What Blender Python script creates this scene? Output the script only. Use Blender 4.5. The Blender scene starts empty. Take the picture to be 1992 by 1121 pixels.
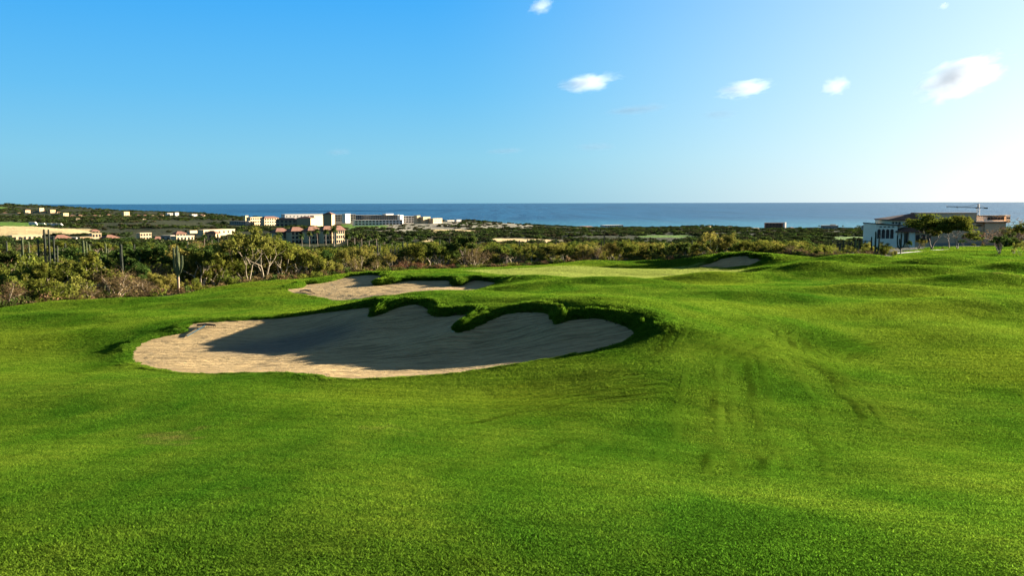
import bpy, math, random
import numpy as np
from mathutils import Vector, Matrix

R = math.radians
rnd = random.Random(11)
NR = np.random.default_rng(5)
scene = bpy.context.scene
COL = scene.collection

# ------------------------------------------------------------------ camera
F = 1725.0                     # focal length in pixels of the 1992 px wide picture
W, H = 1992.0, 1121.0
PITCH = math.atan(166.0 / F)
ROLL = R(-0.13)
r0, f0, u0 = Vector((1, 0, 0)), Vector((0, math.cos(PITCH), -math.sin(PITCH))), Vector((0, math.sin(PITCH), math.cos(PITCH)))
CR = r0 * math.cos(ROLL) + u0 * math.sin(ROLL)
CU = -r0 * math.sin(ROLL) + u0 * math.cos(ROLL)
CF = f0
cam_d = bpy.data.cameras.new('camera')
cam = bpy.data.objects.new('camera', cam_d)
COL.objects.link(cam)
cam.matrix_world = Matrix(((CR.x, CU.x, -CF.x, 0), (CR.y, CU.y, -CF.y, 0), (CR.z, CU.z, -CF.z, 0), (0, 0, 0, 1)))
cam_d.sensor_width = 36.0
cam_d.lens = 36.0 * F / W
cam_d.clip_start = 0.1
cam_d.clip_end = 200000.0
scene.camera = cam

# ------------------------------------------------------------------ sky and sun
SUN_AZ, SUN_EL = 61.0, 11.5     # degrees right of the view direction, degrees above the horizon
SKY_STRENGTH = 0.06
SKY_LEVEL = 2.15
world = bpy.data.worlds.new('World')
scene.world = world
world.use_nodes = True
wn, wl = world.node_tree.nodes, world.node_tree.links
wn.clear()
w_out = wn.new('ShaderNodeOutputWorld')
w_bg = wn.new('ShaderNodeBackground')
w_sky = wn.new('ShaderNodeTexSky')
w_sky.sky_type = 'NISHITA'
w_sky.sun_disc = False
w_sky.sun_elevation = R(SUN_EL)
w_sky.sun_rotation = R(SUN_AZ)
w_sky.altitude = 60
w_sky.air_density = 1.0
w_sky.dust_density = 0.6
w_sky.ozone_density = 3.0
# the clear maritime air: the physical sky is blended with a sky colour that depends only on height above the horizon and angle from the sun
SDIR = Vector((math.sin(R(SUN_AZ)) * math.cos(R(SUN_EL)), math.cos(R(SUN_AZ)) * math.cos(R(SUN_EL)), math.sin(R(SUN_EL))))
def wmath(op, a, b=0.0, clamp=False):
    m = wn.new('ShaderNodeMath'); m.operation = op; m.use_clamp = clamp
    for k, v in enumerate((a, b)):
        if isinstance(v, bpy.types.NodeSocket): wl.new(v, m.inputs[k])
        else: m.inputs[k].default_value = v
    return m.outputs[0]
def wmix(f, a, b, mode='MIX'):
    m = wn.new('ShaderNodeMix'); m.data_type = 'RGBA'; m.blend_type = mode
    for k, v in ((0, f), (6, a), (7, b)):
        if isinstance(v, bpy.types.NodeSocket): wl.new(v, m.inputs[k])
        else: m.inputs[k].default_value = (*v, 1) if isinstance(v, tuple) else v
    return m.outputs[2]
w_tc = wn.new('ShaderNodeTexCoord')
w_sep = wn.new('ShaderNodeSeparateXYZ'); wl.new(w_tc.outputs['Generated'], w_sep.inputs[0])
w_el = wmath('MAXIMUM', w_sep.outputs[2], 0.0)
w_dot = wn.new('ShaderNodeVectorMath'); w_dot.operation = 'DOT_PRODUCT'
wl.new(w_tc.outputs['Generated'], w_dot.inputs[0]); w_dot.inputs[1].default_value = SDIR
w_ramp = wn.new('ShaderNodeValToRGB'); wl.new(w_el, w_ramp.inputs[0])
SKY_STOPS = [(0.0, (.17, .50, .70)), (.05, (.17, .55, .80)), (.12, (.085, .48, .87)), (.22, (.016, .385, .92)), (.34, (.035, .29, .76)), (.58, (.075, .18, .37)), (1.0, (.085, .13, .21))]
while len(w_ramp.color_ramp.elements) < len(SKY_STOPS): w_ramp.color_ramp.elements.new(.5)
for e, (p_, c_) in zip(w_ramp.color_ramp.elements, SKY_STOPS):
    e.position = p_; e.color = (*c_, 1)
w_near = wmath('MULTIPLY', wmath('SUBTRACT', w_dot.outputs['Value'], .42), 1.85, True)
w_low = wmath('POWER', wmath('SUBTRACT', 1.0, w_el), 4.0)                 # haze hugs the horizon
w_glow = wmath('MULTIPLY', wmath('POWER', w_near, 1.45), wmath('ADD', wmath('MULTIPLY', w_low, .85), .30), True)
w_col = wmix(wmath('MULTIPLY', w_glow, 1.35, True), w_ramp.outputs[0], (.30, .72, .98))
w_col = wmix(wmath('POWER', w_glow, 1.3), w_col, (1.0, .98, .94))
w_aur = wmath('MULTIPLY', wmath('POWER', w_near, 4.0), .25)
w_col = wmix(1.0, w_col, wmix(w_aur, (0, 0, 0), (1.0, .93, .82)), 'ADD')
w_sc = wn.new('ShaderNodeVectorMath'); w_sc.operation = 'SCALE'; wl.new(w_col, w_sc.inputs[0]); w_sc.inputs['Scale'].default_value = SKY_LEVEL
w_fin = wmix(.92, w_sky.outputs[0], w_sc.outputs[0])
w_bg.inputs['Strength'].default_value = SKY_STRENGTH
wl.new(w_fin, w_bg.inputs['Color'])
wl.new(w_bg.outputs[0], w_out.inputs['Surface'])

sun_d = bpy.data.lights.new('sun', 'SUN')
sun_d.energy = 5.0
sun_d.angle = R(0.5)
sun_d.color = (1.0, 0.90, 0.74)
sun = bpy.data.objects.new('sun', sun_d)
COL.objects.link(sun)
sun.rotation_euler = SDIR.to_track_quat('Z', 'Y').to_euler()

vs = scene.view_settings
vs.view_transform = 'Standard'
vs.look = 'None'
vs.exposure = 2.92
vs.gamma = 1.0
vs.use_curve_mapping = False
scene.cycles.max_bounces = 6
scene.cycles.transparent_max_bounces = 8
scene.cycles.volume_bounces = 3

# ------------------------------------------------------------------ helpers
def tag(o, label=None, cat=None, group=None, kind=None):
    if label: o['label'] = label
    if cat: o['category'] = cat
    if group: o['group'] = group
    if kind: o['kind'] = kind
    return o

def at(u, v, y):
    """point at forward distance y seen at photo pixel (u, v)"""
    d = CF + CR * ((u - W / 2) / F) + CU * ((H / 2 - v) / F)
    return d * (y / d.y)

def at_many(pts):
    return np.array([tuple(at(*p)) for p in pts])

def project(P):
    P = np.asarray(P, float)
    cf, cr, cu = np.array(CF), np.array(CR), np.array(CU)
    d = P @ cf
    d = np.where(d < 0.1, 0.1, d)
    return W / 2 + F * (P @ cr) / d, H / 2 - F * (P @ cu) / d

class MB:
    """collects polygons; build() links them as one mesh object"""
    def __init__(s):
        s.v, s.f, s.m = [], [], []
    def quad(s, a, b, c, d, m=0):
        n = len(s.v); s.v += [a, b, c, d]; s.f.append((n, n + 1, n + 2, n + 3)); s.m.append(m)
    def poly(s, pts, m=0):
        n = len(s.v); s.v += [tuple(p) for p in pts]; s.f.append(tuple(range(n, n + len(pts)))); s.m.append(m)
    def box(s, x0, x1, y0, y1, z0, z1, m=0):
        n = len(s.v)
        s.v += [(x0, y0, z0), (x1, y0, z0), (x1, y1, z0), (x0, y1, z0), (x0, y0, z1), (x1, y0, z1), (x1, y1, z1), (x0, y1, z1)]
        for q in ((0, 3, 2, 1), (4, 5, 6, 7), (0, 1, 5, 4), (1, 2, 6, 5), (2, 3, 7, 6), (3, 0, 4, 7)):
            s.f.append(tuple(n + k for k in q)); s.m.append(m)
    def hip(s, x0, x1, y0, y1, z0, h, ridge=0.5, thick=0.25, m=0):
        """hipped roof with a fascia; the ridge runs along the longer side"""
        s.box(x0, x1, y0, y1, z0 - thick, z0, m)
        cx, cy = (x0 + x1) / 2, (y0 + y1) / 2
        if x1 - x0 >= y1 - y0:
            k = (y1 - y0) / 2
            a, b = (min(x0 + k, cx), cy, z0 + h), (max(x1 - k, cx), cy, z0 + h)
            n = len(s.v); s.v += [(x0, y0, z0 + .002), (x1, y0, z0 + .002), (x1, y1, z0 + .002), (x0, y1, z0 + .002), a, b]
            fs = ((0, 1, 5, 4), (1, 2, 5), (2, 3, 4, 5), (3, 0, 4))
        else:
            k = (x1 - x0) / 2
            a, b = (cx, min(y0 + k, cy), z0 + h), (cx, max(y1 - k, cy), z0 + h)
            n = len(s.v); s.v += [(x0, y0, z0 + .002), (x1, y0, z0 + .002), (x1, y1, z0 + .002), (x0, y1, z0 + .002), a, b]
            fs = ((0, 1, 4), (1, 2, 5, 4), (2, 3, 5), (3, 0, 4, 5))
        for q in fs:
            s.f.append(tuple(n + k for k in q)); s.m.append(m)
    def tube(s, pts, rad, sides=5, m=0, cap=True):
        pts = [Vector(p) for p in pts]
        rings = []
        t0 = (pts[1] - pts[0]).normalized()
        ref = Vector((0, 0, 1)) if abs(t0.z) < .9 else Vector((1, 0, 0))
        a = t0.cross(ref).normalized()
        for i, p in enumerate(pts):
            t = (pts[min(i + 1, len(pts) - 1)] - pts[max(i - 1, 0)])
            t = t.normalized() if t.length > 1e-9 else t0
            a = (a - t * a.dot(t))
            a = a.normalized() if a.length > 1e-6 else t.orthogonal().normalized()
            b = t.cross(a)
            n = len(s.v)
            for k in range(sides):
                w = 2 * math.pi * k / sides
                q = p + (a * math.cos(w) + b * math.sin(w)) * rad[i]
                s.v.append((q.x, q.y, q.z))
            rings.append(n)
        for i in range(len(rings) - 1):
            for k in range(sides):
                k2 = (k + 1) % sides
                s.f.append((rings[i] + k, rings[i] + k2, rings[i + 1] + k2, rings[i + 1] + k)); s.m.append(m)
        if cap:
            s.f.append(tuple(rings[-1] + k for k in range(sides))); s.m.append(m)
    def mesh(s, name, mats, smooth=False):
        me = bpy.data.meshes.new(name)
        me.from_pydata([tuple(p) for p in s.v], [], s.f)
        for m in (mats if isinstance(mats, (list, tuple)) else [mats]): me.materials.append(m)
        if any(s.m): me.polygons.foreach_set('material_index', s.m)
        if smooth: me.polygons.foreach_set('use_smooth', [True] * len(me.polygons))
        me.update()
        return me
    def build(s, name, mats, parent=None, smooth=False):
        o = bpy.data.objects.new(name, s.mesh(name, mats, smooth))
        COL.objects.link(o)
        if parent is not None: o.parent = parent
        return o

def np_mesh(name, V, Fq, mat=None, smooth=True):
    """mesh from numpy vertices and an (n, 3|4) face array"""
    me = bpy.data.meshes.new(name)
    k = Fq.shape[1]
    me.vertices.add(len(V)); me.vertices.foreach_set('co', np.asarray(V, np.float32).ravel())
    me.loops.add(Fq.size); me.loops.foreach_set('vertex_index', Fq.astype(np.int32).ravel())
    me.polygons.add(len(Fq))
    me.polygons.foreach_set('loop_start', np.arange(0, Fq.size, k, dtype=np.int32))
    me.polygons.foreach_set('use_smooth', np.full(len(Fq), smooth))
    me.update(calc_edges=True)
    if mat: me.materials.append(mat)
    return me

def link(name, me, parent=None, loc=(0, 0, 0), rz=0.0, sc=1.0):
    o = bpy.data.objects.new(name, me)
    COL.objects.link(o)
    if parent is not None: o.parent = parent
    o.location = loc; o.rotation_euler = (0, 0, rz)
    o.scale = (sc,) * 3 if not hasattr(sc, '__len__') else sc
    return o

def empty(name, loc, rz=0.0, sc=1.0):
    o = link(name, None, None, loc, rz, sc)
    o.empty_display_size = .2
    return o

def copy_tree(o, parent=None):
    c = o.copy(); COL.objects.link(c)
    if parent is not None: c.parent = parent
    for ch in list(o.children): copy_tree(ch, c)
    return c

# value noise on numpy arrays
def vnoise(x, y, seed=0):
    def h(i, j):
        n = (i.astype(np.int64) * 374761393 + j.astype(np.int64) * 668265263 + seed * 1442695041) & 0xffffffff
        n = ((n ^ (n >> 13)) * 1274126177) & 0xffffffff
        return ((n ^ (n >> 16)) & 0xffff) / 65535.0
    i, j = np.floor(x), np.floor(y)
    fx, fy = x - i, y - j
    fx, fy = fx * fx * (3 - 2 * fx), fy * fy * (3 - 2 * fy)
    return ((h(i, j) * (1 - fx) + h(i + 1, j) * fx) * (1 - fy) + (h(i, j + 1) * (1 - fx) + h(i + 1, j + 1) * fx) * fy) * 2 - 1

def fbm(x, y, seed=0, oct=4):
    t, a = 0, 1.0
    for k in range(oct):
        t = t + a * vnoise(x * 2 ** k + 17.3 * k, y * 2 ** k - 9.1 * k, seed + k); a *= .5
    return t

def sstep(a, b, x):
    t = np.clip((x - a) / (b - a), 0, 1)
    return t * t * (3 - 2 * t)

class RBF:
    """thin-plate surface through scattered points"""
    def __init__(s, xy, z, smooth=0.0):
        s.xy = np.asarray(xy, float); n = len(s.xy); z = np.asarray(z, float)
        A = np.zeros((n + 3, n + 3))
        A[:n, :n] = s.k(s.xy, s.xy) + np.eye(n) * smooth
        A[:n, n] = 1; A[:n, n + 1:] = s.xy
        A[n:, :n] = A[:n, n:].T
        s.w = np.linalg.lstsq(A, np.concatenate([z, [0, 0, 0]]), rcond=None)[0]
    def k(s, a, b):
        d2 = ((a[:, None, :] - b[None, :, :]) ** 2).sum(-1)
        return .5 * d2 * np.log(d2 + 1e-9)
    def __call__(s, x, y):
        sh = np.shape(x)
        p = np.stack([np.ravel(x), np.ravel(y)], 1).astype(float)
        out = np.empty(len(p)); n = len(s.xy)
        for i in range(0, len(p), 20000):
            q = p[i:i + 20000]
            out[i:i + 20000] = s.k(q, s.xy) @ s.w[:n] + s.w[n] + q @ s.w[n + 1:]
        return out.reshape(sh)

def spline(pts, n=8):
    """closed Catmull-Rom through the points"""
    P = np.asarray(pts, float); out = []
    N = len(P)
    for i in range(N):
        a, b, c, d = P[i - 1], P[i], P[(i + 1) % N], P[(i + 2) % N]
        for t in np.arange(n) / n:
            out.append(.5 * ((2 * b) + (c - a) * t + (2 * a - 5 * b + 4 * c - d) * t ** 2 + (3 * b - a - 3 * c + d) * t ** 3))
    return np.array(out)

def poly_sdf(px, py, poly, closed=True):
    """signed distance (negative inside), nearest point and nearest segment"""
    A = poly; B = np.roll(poly, -1, 0)
    if not closed: A, B = poly[:-1], poly[1:]
    P = np.stack([px, py], 1)
    dist = np.full(len(P), 1e18); near = np.zeros_like(P); seg = np.zeros(len(P), int)
    ins = np.zeros(len(P), bool)
    for i in range(len(A)):
        a, b = A[i, :2], B[i, :2]
        e = b - a
        t = np.clip(((P - a) @ e) / max(e @ e, 1e-12), 0, 1)
        q = a + t[:, None] * e
        d = ((P - q) ** 2).sum(1)
        k = d < dist
        dist[k] = d[k]; near[k] = q[k]; seg[k] = i
        if abs(e[1]) > 1e-12:
            c = (a[1] > P[:, 1]) != (b[1] > P[:, 1])
            ins ^= c & (P[:, 0] < (b[0] - a[0]) * (P[:, 1] - a[1]) / e[1] + a[0])
    d = np.sqrt(dist)
    return np.where(ins, -d, d), near, seg

def in_poly(px, py, poly):
    ins = np.zeros(np.shape(px), bool)
    n = len(poly)
    for i in range(n):
        a, b = poly[i], poly[(i + 1) % n]
        if a[1] == b[1]: continue
        c = (a[1] > py) != (b[1] > py)
        ins ^= c & (px < (b[0] - a[0]) * (py - a[1]) / (b[1] - a[1]) + a[0])
    return ins

# ------------------------------------------------------------------ material helpers
class NT:
    def __init__(s, name):
        s.m = bpy.data.materials.new(name); s.m.use_nodes = True
        s.n, s.l = s.m.node_tree.nodes, s.m.node_tree.links
        s.n.clear()
        s.out = s.n.new('ShaderNodeOutputMaterial')
    def new(s, t, **kw):
        nd = s.n.new('ShaderNode' + t)
        for k, v in kw.items(): setattr(nd, k, v)
        return nd
    def put(s, sock, v):
        if isinstance(v, bpy.types.NodeSocket): s.l.new(v, sock)
        elif isinstance(v, (tuple, list)) and len(v) == 3 and sock.type == 'RGBA': sock.default_value = (*v, 1)
        else: sock.default_value = v
    def pos(s): return s.new('NewGeometry').outputs['Position']
    def obj(s): return s.new('TexCoord').outputs['Object']
    def map(s, vec, scale=(1, 1, 1), rot=(0, 0, 0)):
        m = s.new('Mapping'); s.l.new(vec, m.inputs[0]); m.inputs['Scale'].default_value = scale; m.inputs['Rotation'].default_value = rot
        return m.outputs[0]
    def noise(s, vec, scale, detail=3, rough=.55, dist=0.0):
        n = s.new('TexNoise'); s.l.new(vec, n.inputs['Vector'])
        n.inputs['Scale'].default_value = scale; n.inputs['Detail'].default_value = detail
        n.inputs['Roughness'].default_value = rough; n.inputs['Distortion'].default_value = dist
        return n.outputs['Fac']
    def ramp(s, fac, stops):
        r = s.new('ValToRGB'); s.l.new(fac, r.inputs[0])
        e = r.color_ramp.elements
        while len(e) < len(stops): e.new(.5)
        for k, (p, c) in enumerate(stops):
            e[k].position = p; e[k].color = (*c, 1) if len(c) == 3 else c
        return r.outputs[0]
    def mix(s, fac, a, b, mode='MIX'):
        m = s.new('Mix', data_type='RGBA', blend_type=mode)
        s.put(m.inputs[0], fac); s.put(m.inputs[6], a); s.put(m.inputs[7], b)
        return m.outputs[2]
    def math(s, op, a, b=0.0, clamp=False):
        m = s.new('Math', operation=op, use_clamp=clamp)
        s.put(m.inputs[0], a); s.put(m.inputs[1], b)
        return m.outputs[0]
    def attr(s, name, out='Fac', kind='GEOMETRY'):
        a = s.new('Attribute', attribute_name=name, attribute_type=kind)
        return a.outputs[out]
    def bump(s, h, strength, dist):
        b = s.new('Bump'); s.l.new(h, b.inputs['Height']); b.inputs['Strength'].default_value = strength; b.inputs['Distance'].default_value = dist
        return b.outputs[0]
    def pbsdf(s, color, rough=.8, normal=None, spec=.3, metal=0.0):
        p = s.new('BsdfPrincipled')
        s.put(p.inputs['Base Color'], color); s.put(p.inputs['Roughness'], rough)
        p.inputs['Specular IOR Level'].default_value = spec; p.inputs['Metallic'].default_value = metal
        if normal is not None: s.l.new(normal, p.inputs['Normal'])
        return p
    def done(s, sh):
        s.l.new(sh.outputs[0] if not isinstance(sh, bpy.types.NodeSocket) else sh, s.out.inputs['Surface'])
        return s.m

def plain(name, col, rough=.8, var=.15, scale=2.0, spec=.2, metal=0.0):
    t = NT(name)
    n = t.noise(t.obj(), scale, 4)
    a = tuple(c * (1 - var) for c in col); b = tuple(min(1, c * (1 + var)) for c in col)
    return t.done(t.pbsdf(t.ramp(n, [(.3, a), (.7, b)]), rough, None, spec, metal))

def leafmat(name, a, b, trans=.35, objvar=.25):
    """leaf colour varies in clumps and from plant to plant"""
    t = NT(name)
    n = t.noise(t.pos(), 1.3, 3)
    c = t.ramp(n, [(.3, a), (.7, b)])
    r = t.new('ObjectInfo').outputs['Random']
    hs = t.new('HueSaturation')
    t.put(hs.inputs['Color'], c)
    t.put(hs.inputs['Value'], t.math('ADD', t.math('MULTIPLY', r, objvar * 2), 1 - objvar))
    t.put(hs.inputs['Hue'], t.math('ADD', t.math('MULTIPLY', t.math('FRACT', t.math('MULTIPLY', r, 7.3)), .04), .48))
    d = t.new('BsdfDiffuse'); t.put(d.inputs[0], hs.outputs[0])
    tr = t.new('BsdfTranslucent'); t.put(tr.inputs[0], hs.outputs[0])
    mx = t.new('MixShader'); mx.inputs[0].default_value = trans
    t.l.new(d.outputs[0], mx.inputs[1]); t.l.new(tr.outputs[0], mx.inputs[2])
    return t.done(mx)

# ------------------------------------------------------------------ terrain: bunker outlines (u, v, distance, lip height)
B_MAIN = [(257,695,29.3,.04),(263,706,28.0,.04),(300,716,26.6,.03),(360,726,25.4,.03),(430,728,24.8,.03),(500,727,24.6,.03),(560,726,24.2,.04),(610,730,23.7,.05),(660,738,23.3,.05),(730,738,23.2,.05),
 (800,734,23.2,.05),(880,728,23.3,.05),(950,718,23.6,.05),(1020,707,23.9,.05),(1090,695,24.2,.05),(1150,684,24.5,.06),(1205,670,25.0,.10),(1232,655,25.7,.22),
 (1226,641,26.5,.30),(1191,626,27.4,.30),(1154,620,28.0,.30),(1113,623,28.2,.30),(1085,630,27.9,.34),(1074,622,28.6,.34),(1064,611,29.6,.30),(1036,608,30.1,.30),(1000,609,30.4,.30),(968,617,30.2,.32),(939,630,29.6,.34),(912,642,29.0,.36),(886,645,28.9,.36),(884,636,29.5,.34),
 (906,622,30.7,.32),(912,613,31.4,.32),(884,614,31.8,.34),(858,617,31.9,.36),(838,613,32.2,.36),(834,603,33.0,.32),(818,594,33.7,.30),(796,593,33.9,.30),(768,601,33.6,.32),(742,611,33.1,.34),(722,617,32.9,.36),(719,611,33.4,.34),
 (735,598,34.6,.30),(710,599,35.0,.28),(668,604,35.8,.20),(629,609,36.4,.12),(590,614,36.7,.08),(552,619,36.8,.06),(507,622,36.8,.06),(450,625,36.4,.06),(405,627,36.2,.06),(378,630,35.9,.07),(366,637,35.2,.07),(358,648,34.2,.07),(330,653,33.8,.07),(287,663,32.8,.07),(264,677,31.2,.05)]
S_MAIN = [(480,712,27.0,0),(400,690,29.5,0),(330,690,29.6,0),(420,660,33.2,0),(520,650,34.2,0),(600,690,28.8,0),(600,665,31.8,0),(700,690,28.2,0),(700,720,25.2,0),(800,700,26.9,0),(900,695,26.6,0),(1000,690,25.9,0),(1080,680,25.6,0),(700,645,31.2,0),(800,640,30.9,0),(920,665,28.3,0),(1050,650,27.6,0),(1150,655,26.6,0)]
B_SECOND = [(557,564,59.5,.05),(566,570,58.0,.04),(592,574,56.6,.04),(625,580,55.2,.04),(670,587,53.6,.05),(728,578.5,53.4,.06),(779,575,52.9,.08),(830,571.5,52.6,.08),(871,569.5,52.4,.08),(914,569,52.6,.08),(940,561.5,54.6,.1),(967,551.5,57.4,.25),
 (945,547.5,59.3,.4),(918,546.5,60,.42),(897,556.5,58.4,.48),(877,556.5,58.5,.48),(883,549.5,60,.42),(868,546,61,.4),(835,546.5,61.4,.4),(793,547,61.8,.42),(765,552,61.0,.45),(742,555.5,60.6,.5),(727,555.5,60.8,.5),(733,551,62,.45),(752,546.5,63.2,.42),(741,542.5,64.8,.42),(744,537,66.6,.35),
 (718,535.2,68,.25),(694,537,68,.2),(672,540,67.6,.3),(639,549,64.8,.32),(612,552.5,63.8,.3),(592,555,63.2,.3),(588,560,61.6,.3)]
S_SECOND = [(590,566,59,0),(630,570,57.3,0),(690,574,55.6,0),(740,570,56,0),(700,560,59.2,0),(690,549,63.3,0),(800,564,56.2,0),(860,561,56.3,0),(910,562,55.4,0)]
B_THIRD = [(1360,519,95.6,.08),(1385,511,96.6,.3),(1405,503.5,97.6,.4),(1430,499,98.2,.45),(1457,499,98.2,.5),(1458,504.5,97.2,.6),(1470,503,97.6,.6),(1484,508,96.6,.5),(1464,514.5,95.6,.1),(1440,518,95.0,.08),(1408,520.5,95.0,.08)]
S_THIRD = [(1400,516,95.5,0),(1440,512,96.3,0)]
BUNKERS = [(B_MAIN, S_MAIN, .12), (B_SECOND, S_SECOND, .12), (B_THIRD, S_THIRD, .2)]

# turf surface: (u, v, distance) seen on the ground
G_PTS = [(100,950,9.6),(300,950,9.7),(700,950,9.8),(1300,950,10),(1600,950,10),(1900,950,10),(100,850,14),(400,850,14),(700,850,14),(1000,850,14.1),(1300,850,14.3),(1600,850,14.4),(1900,850,14.5),
 (0,1121,6.2),(996,1121,6.0),(1992,1121,6.0),(100,768,20.5),(300,770,20.2),(700,780,19.4),(1000,770,19.4),(1300,750,19.2),(1450,750,19.6),(1600,750,20),(1900,750,20.3),(100,720,26.4),(200,715,27.1),(100,678,32.4),(200,690,30.2),(200,650,35.2),(100,640,39.5),(200,625,41.5),(300,640,36.4),(330,632,37.8),(240,680,31.2),(100,622,46),(20,605,53.5),(-60,615,51),
 (1300,700,21.8),(1300,650,25.0),(1320,620,27.8),(1360,600,32),(1380,590,36),(1300,572,44),(1100,566,48),(1100,556,55),(1000,546,62),(1010,560,51),
 (330,612,44),(400,602,48),(330,590,57),(450,575,59),(500,562,67),(560,556,71),(560,601,45.5),(620,598,44.5),(250,608,49),(480,590,53),
 (700,590,36.9),(760,575.5,37.0),(840,568.5,37.3),(900,572,36.8),(960,581,35.2),(1000,588.5,33.0),(1050,588,32),(1113,591,30.2),(1150,592,29.6),(1200,598,29),(1258,612,27.5),(1292,640,25.3),(1265,668,24.2),
 (1180,580,36),(1200,570,44),(1080,579,38),
 (1330,551.5,62),(1400,549.5,62.5),(1460,551,62),(1240,556,60),(1300,542,76),(1100,541,74),(1200,543,72),(1300,526,92),(1100,525,92),(1000,530,85),(1400,534,84),(1480,528,86),(1440,540,74),
 (950,533,82),(880,533,80),(820,531,82),(780,534,76),(1200,519,101),(1300,518,101),
 (1150,508,108),(1250,507.5,110),(1080,513,106),(1000,518.5,105),(880,523,100),(740,528,92),(660,533.5,86),(560,545.5,80),(480,555,76),(330,573.5,68),(180,586,61),
 (1323,508,102),(1385,496.5,101),(1430,493.5,101),(1490,493,100),(1508,497,97.5),(1530,497,98),(1500,513,93),(1520,518,86),
 (1600,680,26),(1600,640,31),(1600,610,36.5),(1600,590,41),(1600,572,47),(1600,552,56),(1560,535,66),(1600,530,68),(1620,518,80),(1600,505,92),(1690,505.5,93),
 (1800,503.5,86),(1750,504.5,88),(1860,508,82),(1935,521,76),(1992,525,74),(1950,513,95),(1900,499,113),(1990,501,112),(1850,487,140),(1950,483,150),(1800,497,104),(1900,480,160),(2000,478,160),(1850,481,158),(2100,478,150),
 (1900,650,29.5),(1900,600,38.5),(1900,572,47),(1900,545,60),(1750,640,30.6),(1750,590,41),(1750,560,51),(1700,540,61),(1780,520,74),(1450,640,28.5),(1450,600,35),(1450,580,42.5)]
G_XYZ = [(0,-8,-2.3),(-12,-8,-2.6),(14,-8,-2.4),(0,0,-2.4),(-8,3,-2.7),(8,3,-2.6),(60,30,-4.6),(60,60,-5.2),(-40,20,-5.2),(-60,45,-7.6),(85,85,-6.6),(-75,75,-9.5),(-30,-8,-3.5),(40,-8,-3),(30,12,-3.6),(-25,12,-4.1),(95,130,-8.2),(70,150,-8.6),
 (-3.4,46,-5.2),(-7,46,-5.35),(-9,44,-5.2),(-5.2,43,-5.0),(0,150,-11),(-40,150,-12),(-90,150,-13),(40,150,-10.5),(-90,110,-11.5),(0,44,-4.7),
 (12,111,-7.6),(20,112,-7.4),(25,108,-6.9),(32,108,-7.1)]

SEA_Z = -52.0
gx, gz = [], []
for p in G_PTS:
    q = at(*p); gx.append((q.x, q.y)); gz.append(q.z)
for q in G_XYZ: gx.append(q[:2]); gz.append(q[2])
polys = []
for bp, sp, _ in BUNKERS:
    X = at_many([p[:3] for p in bp])
    for k, q in enumerate(X):
        if k % 2 == 0: gx.append((q[0], q[1])); gz.append(q[2])
    loop = spline(np.column_stack([X, [p[3] for p in bp]]), 7)       # x, y, z, lip
    Sx = np.vstack([X, at_many([p[:3] for p in sp])])
    polys.append((loop, RBF(Sx[:, :2], Sx[:, 2], .02)))
GB = RBF(gx, gz, .02)

def far_xy(x, y): return np.stack([3 * np.ravel(x) / np.maximum(np.ravel(y), 1), np.log(np.maximum(np.ravel(y), 1)) * 1.6], 1)
FAR = [(-700,640,45),(-300,625,48),(0,600,55),(330,575,68),(560,547,80),(740,530,92),(1000,520,105),(1300,510,115),(1690,506,95),(1850,487,140),(1950,483,150),(1850,479,166),(1950,478,168),(2000,477,165),(2200,477,165),(1820,482,215),(1950,482,225),(2300,486,120),(2600,486,120),
 (-500,520,150),(0,500,150),(400,490,150),(800,488,150),(1200,488,150),(1600,490,150),(-500,470,350),(-500,440,800),(-500,410,1700),(-500,398,2300),
 (0,498,220),(300,497,220),(600,494,240),(900,492,240),(1200,492,240),(1500,492,240),(1750,486,250),(2100,482,250),(2400,482,250),(300,483,320),(900,482,320),(1500,480,320),(1800,480,300),(1950,480,300),
 (0,470,420),(200,470,420),(400,470,430),(600,464,420),(800,460,440),(1000,462,450),(1200,462,480),(1400,463,480),(1600,464,480),(1900,468,400),(2300,466,400),
 (0,440,700),(60,434,820),(150,438,760),(150,450,560),(300,441,700),(420,443,700),(600,447,640),(700,441,850),(820,452,620),(1000,448,800),(1200,453,800),(1400,452,800),(1600,456,700),
 (45,468,470),(190,471,450),(280,469,478),(320,470,462),(410,467,500),(182,455,600),(495,441,900),(591,441,900),(720,438.5,1000),(543,468,415),(600,474,415),(655,474,415),(1140,446,1560),(1190,446.5,1545),(1510,446.5,1500),(1615,447,1200),(918,436,1480),(25,418.5,1620),(342,420.5,1450),(0,428,1000),(200,427,1050),(400,429,1000),(600,437,950),(760,428,1100),(860,431,1100),(960,434,1150),(1060,442,1250),(1200,445,1400),(1400,444.5,1300),(1600,446,1400),(1900,448,1300),(2300,448,1300),
 (0,414,1600),(100,415,1600),(200,418,1550),(300,420,1550),(400,424,1500),(480,424,1300),
 (0,402.5,2250),(60,404,2250),(120,408,2200),(200,411.5,2150),(300,416,2050),(400,419.5,1950),(480,422,1700),
 (1000,438,1500),(1100,441,1650),(1200,444.5,1750),(1330,441.5,1600),(1420,442,1600),(1500,445,1750),(1650,445,1750),(1900,446,1750),(2300,446,1750)]
FX = [(u, y, tuple(at(u, v, y))) for u, v, y in FAR]
fxy = [(q[0], q[1]) for _, _, q in FX]; fz = [q[2] for _, _, q in FX]
for u in (-500, -100, 0, 200, 400):
    q = at(u, 400, 2700); fxy.append((q.x, q.y)); fz.append(SEA_Z - 14)
for u in (540, 700, 860):
    q = at(u, 400, 1750); fxy.append((q.x, q.y)); fz.append(SEA_Z - 10)
for u in (1000, 1200, 1400, 1600, 1900, 2300):
    q = at(u, 400, 2150); fxy.append((q.x, q.y)); fz.append(SEA_Z - 8)
fxy = np.array(fxy)
FB = RBF(far_xy(fxy[:, 0], fxy[:, 1]), fz, .01)
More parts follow.
